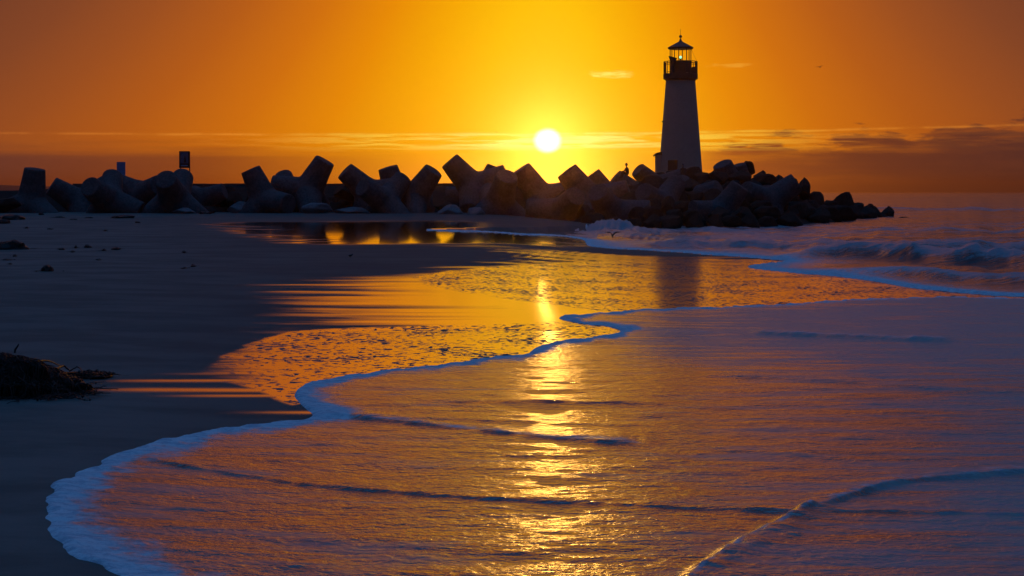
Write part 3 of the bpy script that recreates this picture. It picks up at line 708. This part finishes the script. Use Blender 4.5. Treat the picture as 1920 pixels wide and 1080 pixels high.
def heap_label(row, px, w, h):
    lm = min(LMK, key=lambda q: abs(q[0] - px))[1]
    sz = 'upright' if h > w * 0.88 else ('squat' if h < w * .66 else ('broad' if w > 47 else 'rounded'))
    lb = '%s dark boulder %s, %s' % (sz, RPH[row], lm)
    if lb in used_labels: lb = '%s dark boulder %s, %s, right one' % (sz, RPH[row], lm)
    if lb in used_labels: lb = 'second ' + lb
    lb = lb.replace('one up from the water line', 'just above the waterline').replace('the water line', 'the waterline').replace('under the lighter faced ridge boulder', 'under the lighter ridge boulder')
    lb = lb.replace(' dark boulder', ' boulder').replace('the tetrapod leaning left beside the sun', 'the left-leaning tetrapod by the sun') if len(lb.split()) > 15 else lb; used_labels.add(lb); return lb
n = 0
for row in range(6):
    f = row / 5
    px = 1000 + random.uniform(0, 20) if row < 2 else 1050 + random.uniform(0, 30)
    while px < 1635:
        yb = np.interp(px, *zip(*foot)); yt = np.interp(px, *zip(*sky_)) if px > 1040 else 400
        py = yb - 8 + (yt - yb + 10) * f + random.uniform(-4, 4)
        Db = (H + 0.1) / (yb - HY) * F; D = Db + 1.2 + f * 15
        w = random.uniform(34, 56); h = random.uniform(26, 44)
        if yb - yt > 16 or row < 2:
            boulder(px, py, D, w, h, heap_label(row, px, w, h), group='dark boulders packed in the shadowed heap'); n += 1
        px += w * random.uniform(0.75, 1.05)
px = 250
while px < 1010:      # dark stones filling the gaps behind the left tetrapods
    w = random.uniform(34, 54)
    lm = min([(268, 'behind the large tetrapod under the pale board'), (327, 'behind the tetrapod with round end by the framed sign'), (372, 'behind the tetrapod stretching right of the sign'), (415, 'right of the tetrapod stretching beside the sign'), (460, 'left behind the rounded stub tetrapod'),
              (500, 'behind the rounded stub tetrapod'), (545, 'behind the squat round top'), (590, 'behind the tallest tetrapod of the left half'), (632, 'in the gap right of the tallest left tetrapod'), (680, 'behind the pale streaked leg'), (722, 'left of the chipped flat top'), (760, 'behind the chipped flat top'),
              (805, 'behind the rounded leg leaning right'), (840, 'in the gap left of the tall left-leaning tetrapod'), (890, 'behind the tall left-leaning tetrapod'), (935, 'behind the big tetrapod lying below the sun'), (985, 'under the square peak beside the sun')], key=lambda q: abs(q[0] - px))[1]
    lb = 'dark stone wedged ' + lm
    if lb in used_labels: lb = lb.replace('dark stone', 'smaller stone')
    used_labels.add(lb)
    boulder(px, random.uniform(372, 384), 118.5, w, random.uniform(28, 40), lb, group='dark stones wedged between tetrapods')
    px += w * random.uniform(0.9, 1.3)

# ------------------------------------------------------------------ lighthouse
DL = 127.0; k = DL / F
base = P(1276, 330, DL)
LH = empty('lighthouse', base)
tag(LH, 'white tapering lighthouse with dark gallery and open lantern on the breakwater', 'lighthouse')
zz = lambda py: (330 - py) * k
bm = bmesh.new()
lathe(bm, [(41.5 * k, zz(345)), (40.6 * k, zz(322)), (27.6 * k, zz(152)), (27.6 * k, zz(149.8))], 48)
tw = from_bm('tower', bm, M_white, LH, True)
bm = bmesh.new(); lathe(bm, [(27.8 * k, zz(152)), (29 * k, zz(149.7)), (32.4 * k, zz(148.2)), (32.4 * k, zz(139)), (31.5 * k, zz(138.6))], 32); from_bm('gallery_deck', bm, M_trim, LH)
bm = bmesh.new(); lathe(bm, [(19.8 * k, zz(138.5)), (19.8 * k, zz(116)), (20.6 * k, zz(115.8)), (20.6 * k, zz(114.6))], 16, math.pi / 16); lb_ = from_bm('lantern_base', bm, M_trim, LH)
bm = bmesh.new(); box(bm, 7 * k, 12 * k, -20.4 * k, -19 * k, zz(138), zz(137.2)); 
bm2_ = bm; from_bm('vent', bm2_, M_white, lb_)
for i in range(16):
    a = 2 * math.pi * (i + 0.5) / 16
    bm = bmesh.new(); r_ = 31.3 * k
    tube(bm, [(r_ * math.cos(a), r_ * math.sin(a), zz(138.6)), (r_ * math.cos(a), r_ * math.sin(a), zz(115.6))], 0.028 if i % 2 else 0.05, 6); from_bm('railing_post', bm, M_trim, LH)
bm = bmesh.new()
for zr, rr in ((116, .032), (119, .02), (136, .022)):
    pts = [(31.3 * k * math.cos(2 * math.pi * i / 48), 31.3 * k * math.sin(2 * math.pi * i / 48), zz(zr)) for i in range(49)]; tube(bm, pts, rr, 6)
from_bm('handrail', bm, M_trim, LH)
for i in range(8):
    a = 2 * math.pi * (i + 0.5) / 8 + 0.12
    bm = bmesh.new(); tube(bm, [(19.6 * k * math.cos(a), 19.6 * k * math.sin(a), zz(114.6)), (19.6 * k * math.cos(a), 19.6 * k * math.sin(a), zz(92))], 0.034, 6); from_bm('lantern_post', bm, M_trim, LH)
bm = bmesh.new(); lathe(bm, [(22.6 * k, zz(92.2)), (24.3 * k, zz(90)), (24.0 * k, zz(89)), (12 * k, zz(82.5)), (3.6 * k, zz(78)), (2.0 * k, zz(75)), (1.4 * k, zz(72))], 24); rf = from_bm('roof', bm, M_trim, LH)
bm = bmesh.new(); bmesh.ops.create_uvsphere(bm, u_segments=16, v_segments=10, radius=2.9 * k, matrix=Matrix.Translation((0, 0, zz(68.5)))); from_bm('ball_vent', bm, M_trim, rf, True)
bm = bmesh.new(); tube(bm, [(0, 0, zz(66.5)), (0, 0, zz(54))], 0.014, 5); from_bm('lightning_rod', bm, M_trim, rf)
bm = bmesh.new(); tube(bm, [(20 * k, 0, zz(92)), (31 * k, 0, zz(116))], 0.008, 4); from_bm('stay_wire', bm, M_trim, LH)
bm = bmesh.new(); lathe(bm, [(1.6 * k, zz(114.8)), (1.3 * k, zz(111.6)), (2.4 * k, zz(110.6)), (2.4 * k, zz(109.8))], 12); lp = from_bm('lamp_pedestal', bm, M_trim, LH)
bm = bmesh.new(); lathe(bm, [(1.4 * k, zz(109.7)), (2.1 * k, zz(108.8)), (2.1 * k, zz(106)), (1.2 * k, zz(104.9))], 12); from_bm('lamp', bm, M_glass, lp)
# fog horn / dish at the left of the gallery and an equipment box at the right
bm = bmesh.new(); q = Matrix.Translation((-17.5 * k, -24 * k, 0)) @ Matrix.Rotation(0.0, 4, 'Y')
lathe(bm, [(3.2 * k, zz(138)), (3.2 * k, zz(117)), (3.0 * k, zz(115))], 10, cx=-17.5 * k, cy=-22 * k)
hb = from_bm('signal_pedestal', bm, M_trim, LH)
bm = bmesh.new(); g = [bm.verts.new(Vector((x * k, y * k, zz(z)))) for x, y, z in ((-24.5, -26, 107), (-18, -26, 108.5), (-9, -26, 111), (-11, -26, 115.6), (-21.5, -26, 115.8))]
f0 = bm.faces.new(g); ex = bmesh.ops.extrude_face_region(bm, geom=[f0]); bmesh.ops.translate(bm, verts=[v for v in ex['geom'] if isinstance(v, bmesh.types.BMVert)], vec=(0, 7 * k, 0)); bmesh.ops.recalc_face_normals(bm, faces=bm.faces)
from_bm('signal_horn', bm, M_trim, LH)
bm = bmesh.new(); g = [bm.verts.new(Vector((x * k, y * k, zz(z)))) for x, y, z in ((20.3, -6, 138.4), (31, -6, 138.4), (30.6, -6, 131), (26.5, -6, 125.5), (22, -6, 125.5), (20.3, -6, 128))]
f0 = bm.faces.new(g); ex = bmesh.ops.extrude_face_region(bm, geom=[f0]); bmesh.ops.translate(bm, verts=[v for v in ex['geom'] if isinstance(v, bmesh.types.BMVert)], vec=(0, 9 * k, 0)); bmesh.ops.recalc_face_normals(bm, faces=bm.faces)
from_bm('equipment_box', bm, M_trim, LH)
# door on the front and the small vestibule on the left side
def wall_r(py): return np.interp(py, [152, 322], [27.6, 40.6]) * k
th = math.radians(-90) + math.asin((1258 - 1276) / 39.6)
def slab_on_wall(bm, px0, px1, py0, py1, off, th_):
    vs2 = []
    for (px, py, o_) in [(px0, py0, -0.3), (px1, py0, -0.3), (px1, py1, -0.3), (px0, py1, -0.3), (px0, py0, off), (px1, py0, off), (px1, py1, off), (px0, py1, off)]:
        w_ = (px - (px0 + px1) / 2) * k * 1.12; r_ = wall_r(py) + o_
        x = r_ * math.cos(th_) - w_ * math.sin(th_); y = r_ * math.sin(th_) + w_ * math.cos(th_)
        vs2.append(bm.verts.new((x, y, zz(py))))
    for f in ((0, 1, 2, 3), (4, 5, 6, 7), (0, 1, 5, 4), (1, 2, 6, 5), (2, 3, 7, 6), (3, 0, 4, 7)): bm.faces.new([vs2[i] for i in f])
    bmesh.ops.recalc_face_normals(bm, faces=bm.faces)
bm = bmesh.new(); slab_on_wall(bm, 1250, 1266, 301, 326, 0.09, th); dr = from_bm('door', bm, M_door, LH)
bm = bmesh.new(); slab_on_wall(bm, 1247.6, 1268.4, 298.6, 300.8, 0.14, th); from_bm('door_lintel', bm, M_white, dr)
bm = bmesh.new(); box(bm, -46.8 * k, -34 * k, -12 * k, 12 * k, zz(334), zz(291)); vb = from_bm('vestibule', bm, M_white, LH)
bm = bmesh.new(); g = [bm.verts.new(Vector((x * k, -13.5 * k, zz(z)))) for x, z in ((-50.6, 293.5), (-50.2, 291), (-46, 286.8), (-36, 284.6), (-36, 290.9), (-46, 290.9))]
f0 = bm.faces.new(g); ex = bmesh.ops.extrude_face_region(bm, geom=[f0]); bmesh.ops.translate(bm, verts=[v for v in ex['geom'] if isinstance(v, bmesh.types.BMVert)], vec=(0, 27 * k, 0)); bmesh.ops.recalc_face_normals(bm, faces=bm.faces)
from_bm('vestibule_roof', bm, M_trim, vb)
bm = bmesh.new(); box(bm, -35.2 * k, -33.6 * k, -1, 1 * k, zz(229.5), zz(227)); from_bm('wall_light', bm, M_trim, LH)

# ------------------------------------------------------------------ signs
D2 = 122.4; k2 = D2 / F; b0 = P(347, 346, D2); SG = empty('information_sign', b0)
tag(SG, 'dark framed sign board on two thin posts above the tetrapods', 'sign')
def zs(py): return (346 - py) * k2
def sx(px): return (px - 347) * k2
bm = bmesh.new(); box(bm, sx(336), sx(355.2), -0.03, 0.03, zs(315), zs(283.4)); from_bm('frame', bm, M_signdk, SG)
bm = bmesh.new(); box(bm, sx(338.2), sx(353), -0.045, -0.032, zs(306.5), zs(285)); pn = from_bm('panel', bm, principled('sign_picture', (0.13, 0.15, 0.22), 0.5, 0, 5, 0.4), SG)
bm = bmesh.new(); lathe(bm, [(0.09, zs(304.5)), (0.05, zs(296)), (0.02, zs(292))], 5, cy=-0.06); from_bm('pictogram', bm, M_signdk, pn)
bm = bmesh.new(); box(bm, sx(339.5), sx(352), -0.045, -0.032, zs(311.5), zs(309.4)); from_bm('caption_strip', bm, M_sign, SG)
for x in (338, 355):
    bm = bmesh.new(); tube(bm, [(sx(x), 0.06, zs(283.8)), (sx(x + 0.8), 0.06, zs(350))], 0.045, 6); from_bm('post', bm, M_signdk, SG)
D3 = 119.8; k3 = D3 / F; b0 = P(227, 350, D3); SG = empty('notice_board', b0)
tag(SG, 'small plain pale board standing upright behind the large left tetrapod', 'sign')
bm = bmesh.new(); box(bm, -8 * k3, 8 * k3, -0.03, 0.03, (350 - 331) * k3, (350 - 303.6) * k3); from_bm('board', bm, principled('blue_board', (0.16, 0.26, 0.45), 0.6, 0, 6, 0.15), SG)
bm = bmesh.new(); tube(bm, [(0, 0.07, -1.2), (0, 0.07, (350 - 306) * k3)], 0.05, 6); from_bm('post', bm, M_signdk, SG)

# ------------------------------------------------------------------ people (one skinned body each, with hair and clothes as children)
def skin_body(name, joints, edges, mat, parent=None):
    me = bpy.data.meshes.new(name); me.from_pydata([j[0] for j in joints], edges, [])
    o = bpy.data.objects.new(name, me); C.objects.link(o)
    md_ = o.modifiers.new('s', 'SKIN'); sv = me.skin_vertices[0].data
    for i, j in enumerate(joints):
        r_ = j[1]; sv[i].radius = (r_, r_) if not isinstance(r_, tuple) else r_; sv[i].use_root = (i == 0)
    ms_ = o.modifiers.new('u', 'SUBSURF'); ms_.levels = 2; ms_.render_levels = 2
    dg_ = bpy.context.evaluated_depsgraph_get(); m2 = bpy.data.meshes.new_from_object(o.evaluated_get(dg_)); bpy.data.objects.remove(o)
    m2.name = name
    return link_mesh(name, m2, mat, parent, True)
def sitter(loc, rz, label, scale=1.0, hood=False, lean=0.1):
    # sits with knees up, arms resting on the knees; faces +x
    J = [((0, 0, 0.12), .15), ((0.02, 0, 0.32), .14), ((0.06 + lean * .5, 0, 0.52), .16), ((0.09 + lean, 0, 0.63), .065), ((0.11 + lean, 0, 0.70), .06),
         ((0.05, .10, 0.10), .10), ((0.42, .13, 0.30), .075), ((0.50, .13, -0.10), .05), ((0.62, .13, -0.16), .045),
         ((0.05, -.10, 0.10), .10), ((0.40, -.13, 0.26), .075), ((0.52, -.13, -0.12), .05), ((0.64, -.13, -0.18), .045),
         ((0.08 + lean * .6, .20, 0.55), .06), ((0.20, .24, 0.34), .047), ((0.38, .16, 0.37), .035), ((0.45, .14, 0.36), .03),
         ((0.08 + lean * .6, -.20, 0.55), .06), ((0.20, -.24, 0.32), .047), ((0.37, -.16, 0.33), .035), ((0.44, -.14, 0.32), .03)]
    E = [(0, 1), (1, 2), (2, 3), (3, 4), (0, 5), (5, 6), (6, 7), (7, 8), (0, 9), (9, 10), (10, 11), (11, 12), (2, 13), (13, 14), (14, 15), (15, 16), (2, 17), (17, 18), (18, 19), (19, 20)]
    nb = len(J)
    for (hx, hy, hz) in ((0.45, .14, 0.36), (0.44, -.14, 0.32)):
        par = 16 if hy > 0 else 20
        for kf, (dy, ln) in enumerate(((-.03, .06), (-.01, .075), (.01, .07), (.028, .055))):
            J += [((hx + .04, hy + dy, hz - .005), .011), ((hx + .04 + ln * .6, hy + dy * 1.1, hz - .02), .009), ((hx + .04 + ln * .8, hy + dy * 1.1, hz - .05), .008)]
            i = len(J) - 3; E += [(par, i), (i, i + 1), (i + 1, i + 2)]
        J += [((hx + .02, hy - .045 * (1 if hy > 0 else -1), hz - .01), .011), ((hx + .06, hy - .055 * (1 if hy > 0 else -1), hz - .03), .009)]; i = len(J) - 2; E += [(par, i), (i, i + 1)]
    body = skin_body('person', J, E, M_cloth)
    body.location = loc; body.rotation_euler = (0, 0, rz); body.scale = (scale,) * 3
    # head joined into the body mesh so the figure stays one surface at the neck
    bm = bmesh.new(); bm.from_mesh(body.data)
    hc = Vector((0.13 + lean, 0, 0.83)); r = bmesh.ops.create_icosphere(bm, subdivisions=4, radius=1)
    body.data.materials.append(M_skin); hv = set(r['verts'])
    for v in r['verts']:
        c = v.co.copy(); x, y, z = c
        jaw = 1 - 0.25 * max(0, -z); nose = 0.03 * math.exp(-((y / .16) ** 2 + ((z + .12) / .22) ** 2)) * (x > 0)
        eye = -0.012 * (math.exp(-(((abs(y) - .34) / .15) ** 2 + ((z - .05) / .12) ** 2))) * (x > 0); mouth = -0.006 * math.exp(-((y / .3) ** 2 + ((z + .45) / .06) ** 2)) * (x > 0)
        ear = 0.018 * math.exp(-((x / .14) ** 2 + ((z + .05) / .2) ** 2)) * (abs(y) > .8)
        v.co = hc + Vector((x * .098 * jaw + nose + eye + mouth, y * (.077 * jaw) + math.copysign(ear, y), z * .12))
    for f in bm.faces:
        if all(v in hv for v in f.verts): f.material_index = 1; f.smooth = True
    bm.to_mesh(body.data); bm.free()
    bm = bmesh.new(); r = bmesh.ops.create_icosphere(bm, subdivisions=3, radius=1)
    for v in list(r['verts']):
        x, y, z = v.co; sc2 = 1.12 if not hood else 1.22
        v.co = hc + Vector((x * .1 * sc2 - 0.016, y * .08 * sc2, z * .122 * sc2 + (0.03 if hood and z > .8 else 0)))
    bmesh.ops.delete(bm, geom=[f for f in bm.faces if f.calc_center_median().x > hc.x + 0.035 and f.calc_center_median().z < hc.z + 0.08], context='FACES')
    from_bm('hood' if hood else 'hair', bm, M_cloth, body, True)
    tag(body, label, 'person'); return body
p1 = P(1177, 329.5, 116.2); sitter(p1, math.radians(200), 'person in dark clothes sitting on a tetrapod left of the lighthouse, seen against the sky', 0.96, False, 0.0)
p2 = P(1281, 328, 117.6); sitter(p2, math.radians(255), 'hooded person sitting on the rocks in front of the lighthouse wall', 0.80, True, 0.05)

# ------------------------------------------------------------------ birds
def gull(px, py, D, span_px, label, lift=(0.22, 0.05), roll=0.0, yaw=0.0, up=1.0, group=None, pitch=0.45):
    s = span_px * D / F / 2
    bm = bmesh.new()
    tube(bm, [(-.0, -.42, .0), (0, -.30, .015), (0, -.1, .01), (0, .12, 0), (0, .32, 0), (0, .48, 0)], [.012, .055, .08, .085, .05, .012], 10)
    body = from_bm('gull', bm, M_bird, None, True)
    for sgn in (-1, 1):
        bm = bmesh.new(); pts = [(0.03, 0.02, 0.16, 0.0), (0.28, -0.02, 0.15, lift[0] * 0.9), (0.52, 0.0, 0.12, lift[0]), (0.8, 0.08, 0.07, lift[0] * .8 + lift[1] * .4), (1.0, 0.18, 0.015, lift[0] * .55 + lift[1])]
        ring = []
        for x, y, c, z in pts:
            ring.append([bm.verts.new((sgn * x, y - c * .5, z * up + .0)), bm.verts.new((sgn * x, y, z * up + .022)), bm.verts.new((sgn * x, y + c, z * up)), bm.verts.new((sgn * x, y, z * up - .012))])
        for a, b_ in zip(ring, ring[1:]):
            for i in range(4): bm.faces.new((a[i], a[(i + 1) % 4], b_[(i + 1) % 4], b_[i]))
        bm.faces.new(ring[0]); bm.faces.new(ring[-1]); bmesh.ops.recalc_face_normals(bm, faces=bm.faces)
        from_bm('wing', bm, M_bird, body, True)
    body.location = P(px, py, D); body.scale = (s, s, s); body.rotation_euler = (pitch, roll, yaw)
    tag(body, label, 'gull', group); return body
gull(1537, 126, 210, 16, 'dark gull gliding alone in the sky right of the lighthouse', roll=-0.22, yaw=0.2)
gull(931, 248, 260, 7, 'tiny gull in the yellow sky just left of the sun', roll=0.2, yaw=0.5)
gull(1230, 236, 240, 6, 'tiny gull close to the left side of the lighthouse tower', yaw=-0.4)
gull(348, 162, 300, 6, 'tiny gull high in the orange sky above the framed sign', yaw=0.3)
gull(1148, 442, 66, 34, 'gull with raised wings skimming low over the foam in front of the rocks', lift=(0.50, 0.12), yaw=0.25, roll=0.0, pitch=0.7)
# a small wader on the wet sand
g0 = ground(657, 484)
bm = bmesh.new(); tube(bm, [(-.09, 0, .10), (-.04, 0, .10), (.03, 0, .115), (.07, 0, .14), (.085, 0, .165), (.12, 0, .165)], [.008, .035, .042, .022, .022, .004], 8)
wd = from_bm('wader', bm, M_bird, None, True); wd.location = g0; wd.scale = (0.7,) * 3; wd.rotation_euler = (0, 0, 0.2)
tag(wd, 'small shore bird standing alone on the dark wet sand', 'bird')
for s_ in (-.012, .012):
    bm = bmesh.new(); tube(bm, [(0, s_, .09), (.0, s_, 0.0)], .004, 5); from_bm('leg', bm, M_bird, wd)

# ------------------------------------------------------------------ kelp
def kelp(name, cx, cy, w, h, d, label, ns=0, seed=0, mat=None, strands=None, group=None, lump=None):
    """heap of kelp at pixel (cx, cy) = middle of its foot; w, h in photo pixels; d depth in metres"""
    g = ground(cx, cy); kk = g.y / F; r = random.Random(seed); W_ = w * kk / 2; Hh = h * kk
    bm = bmesh.new(); bmesh.ops.create_icosphere(bm, subdivisions=5 if ns > 60 else 3, radius=1)
    co = np.array([v.co[:] for v in bm.verts]); n = fbm(co[:, 0] * 3.1 + 7 + seed, co[:, 1] * 3.1 + co[:, 2] * 2.3 + 7, 4, seed) * 0.75
    n2 = fbm(co[:, 0] * 1.2 + 3 + seed, co[:, 2] * 1.2 + 9, 2, seed + 1) * 0.7
    for v, a, b_ in zip(bm.verts, n, n2):
        v.co = v.co * (1 + a + b_); v.co.z = max(v.co.z, -0.1)
        v.co = Vector((v.co.x * W_ * .92, v.co.y * d, v.co.z * Hh * (lump(v.co.x) if lump else 0.86)))
    o = from_bm(name, bm, mat or M_kelp, None, True); o.location = g
    if ns:
        bvh = BVHTree.FromPolygons([v.co for v in o.data.vertices], [tuple(p.vertices) for p in o.data.polygons])
        for nm, mt, cnt in (('fronds', M_kelp, ns), ('reddish_fronds', M_kelp2, ns // 3)):
            bm = bmesh.new()
            for _ in range(cnt):
                x = r.uniform(-1, 1) * W_; y = r.uniform(-1, 0.4) * d; a = r.uniform(0, 6.28); pts = []
                st_ = r.uniform(0.02, 0.05) * (W_ / .9 + .3)
                for i in range(r.randint(7, 16)):
                    hit = bvh.ray_cast(Vector((x, y, 5)), Vector((0, 0, -1)))
                    z = hit[0].z if hit[0] else 0.004
                    pts.append((x, y, max(z, 0) + 0.008 + 0.02 * abs(math.sin(i * 1.3 + a)) * r.random()))
                    x += math.cos(a) * st_; y += math.sin(a) * st_ ; a += r.uniform(-.6, .6)
                rad = r.uniform(.003, .009); tube(bm, pts, [rad * (1 - .6 * i / len(pts)) for i in range(len(pts))], 5, r.choice((1, .4)))
                if r.random() < .25: bmesh.ops.create_icosphere(bm, subdivisions=1, radius=r.uniform(.008, .016), matrix=Matrix.Translation(pts[-1]))
            from_bm(nm, bm, mt, o, True)
    if strands:
        bm = bmesh.new()
        for s_ in strands:
            pts = [];
            for (px, py, lift) in s_:
                q_ = ground(px, py); pts.append(q_ - g + Vector((0, 0, .008 + lift * g.y / F)))
            pp = [pts[0]]
            for a_, b_ in zip(pts, pts[1:]):
                for t_k in (0.25, .5, .75, 1): pp.append(a_.lerp(b_, t_k) + Vector((r.uniform(-.008, .008), r.uniform(-.03, .03), r.uniform(0, .006))))
            tube(bm, pp, [0.014 * (1 - .7 * i / len(pp)) for i in range(len(pp))], 5)
        from_bm('trailing_strands', bm, M_kelp, o, True)
    tag(o, label, 'kelp', group); return o
lumpf = lambda x: 0.95 - 0.62 * float(ss(np.array(x), 0.2, 0.95))
kelp('kelp_heap', 40, 735, 236, 66, 0.55, 'big tangled heap of dark wet kelp at the left edge of the near beach', 420, 3, lump=lumpf,
     strands=[[(110, 722, 10), (125, 708, 8), (150, 703, 3), (180, 703, 2), (206, 702, 0)], [(100, 716, 20), (118, 700, 14), (132, 701, 4), (145, 700, 12), (158, 703, 3)],
              [(110, 720, 8), (140, 712, 3), (165, 709, 2)], [(120, 728, 6), (150, 727, 2), (165, 725, 1)], [(28, 722, 62), (34, 722, 78)], [(60, 722, 45), (90, 712, 36), (112, 706, 20)]])
kelp('kelp_heap', 128, 735, 50, 26, 0.30, 'small dark kelp clump at the right foot of the big heap', 70, 5)
kelp('kelp_heap', 165, 705, 84, 8, 0.25, 'thin trail of kelp reaching right from the big heap', 60, 6)
kelp('kelp_heap', 22, 467, 78, 17, 0.5, 'rounded mound of kelp by the left edge midway up the beach', 40, 7)
kelp('kelp_heap', 88, 509, 24, 12, 0.16, 'small pointed kelp clump alone on the bare sand', 14, 8)
kelp('kelp_heap', 229, 409, 50, 6, 0.5, 'long flat strip of kelp in front of the half buried stub', 12, 9)
kelp('kelp_heap', 22, 412, 52, 10, 0.8, 'flat kelp bank below the black boulder at the left edge', 12, 10)
kelp('kelp_heap', 4, 419, 34, 9, 0.5, 'lowest black kelp lump touching the left edge below the bank', 10, 11)
kelp('kelp_heap', 385, 401, 26, 5, 0.5, 'small kelp scrap on the sand near the low stone right of the sign', 8, 12)
SCR = [(362, 500, 10, 4, 'dark kelp scrap farthest right on the bare upper sand'), (257, 418, 14, 3, 'kelp scrap just right below the long flat strip'), (142, 465, 5, 4, 'tiny upright kelp stub right of the rounded kelp mound'),
 (165, 464, 16, 4, 'wider low kelp scrap right of the tiny upright stub'), (195, 470, 9, 3, 'thin kelp scrap in the middle of the row past the mound'), (218, 468, 22, 4, 'widest kelp scrap at the right end of the row past the mound'),
 (115, 468, 14, 3, 'flat kelp scrap nearest the right side of the kelp mound'), (345, 474, 6, 3, 'lone speck of kelp above the farthest right scrap'), (50, 428, 9, 3, 'kelp scrap left of a long thin one, below the flat bank'),
 (95, 430, 12, 2, 'long thin kelp scrap below the leftmost tetrapods'), (198, 433, 8, 2, 'kelp scrap alone on open sand below the long flat strip'), (28, 481, 8, 3, 'small kelp scrap just below the rounded kelp mound'),
 (14, 488, 18, 3, 'broad thin kelp scrap at the left edge under the mound'), (168, 409, 16, 3, 'kelp scrap left of the long flat strip'), (110, 408, 26, 3, 'long low kelp line at the foot of the leftmost tetrapods'),
 (138, 412, 14, 2, 'kelp scrap between the low line and the long flat strip'), (78, 403, 12, 4, 'kelp tuft touching the foot of the leftmost tetrapod'), (185, 488, 8, 2, 'faint kelp scrap between the pointed clump and the far right scrap'),
 (346, 504, 10, 2, 'flat kelp bit just left of the farthest right scrap'), (20, 496, 4, 2, 'tiniest kelp bit by the left edge above the pointed clump'), (136, 473, 8, 2, 'kelp crumb directly below the tiny upright stub')]
for i, (px, py, w, h, lb) in enumerate(SCR):
    kelp('kelp_scrap', px, py, w, h, 0.06 + w * .004, lb, 5, 40 + i, group='scraps of kelp scattered on the upper beach')

# ------------------------------------------------------------------ far headland at the left
Dh = 2600; kh = Dh / F; xs = np.linspace(-1500, 110, 120); ys = np.linspace(0, 900, 24)
XX, YY = np.meshgrid(xs, ys)
top = np.interp(XX, [-1500, -400, -60, 0, 30, 70, 100, 110], [40, 26, 16, 11.5, 8, 5.5, 4.5, 0])
prof_ = np.sin(np.clip(YY / 900, 0, 1) * math.pi) ** 0.6
hz_ = (top + fbm(XX / 60, YY / 300, 4, 7) * 3) * prof_ * kh
g = grid_mesh('hills', (XX - 960) * kh, Dh + YY, hz_ - 0.8)
o = link_mesh('hills', g, M_hill); tag(o, kind='structure')

# ------------------------------------------------------------------ sea air: thin even haze lit by the low sun
bm = bmesh.new(); box(bm, -9000, 9000, -60, 9000, -3.0, 60)
mh = bpy.data.materials.new('haze'); mh.use_nodes = True; nt = mh.node_tree; nt.nodes.clear()
pv = nt.nodes.new('ShaderNodeVolumePrincipled'); pv.inputs['Color'].default_value = (1.0, 0.55, 0.30, 1); pv.inputs['Density'].default_value = 1.4e-4; pv.inputs['Anisotropy'].default_value = 0.962
om = nt.nodes.new('ShaderNodeOutputMaterial'); nt.links.new(pv.outputs[0], om.inputs['Volume'])
hz = from_bm('haze', bm, mh); tag(hz, kind='stuff')
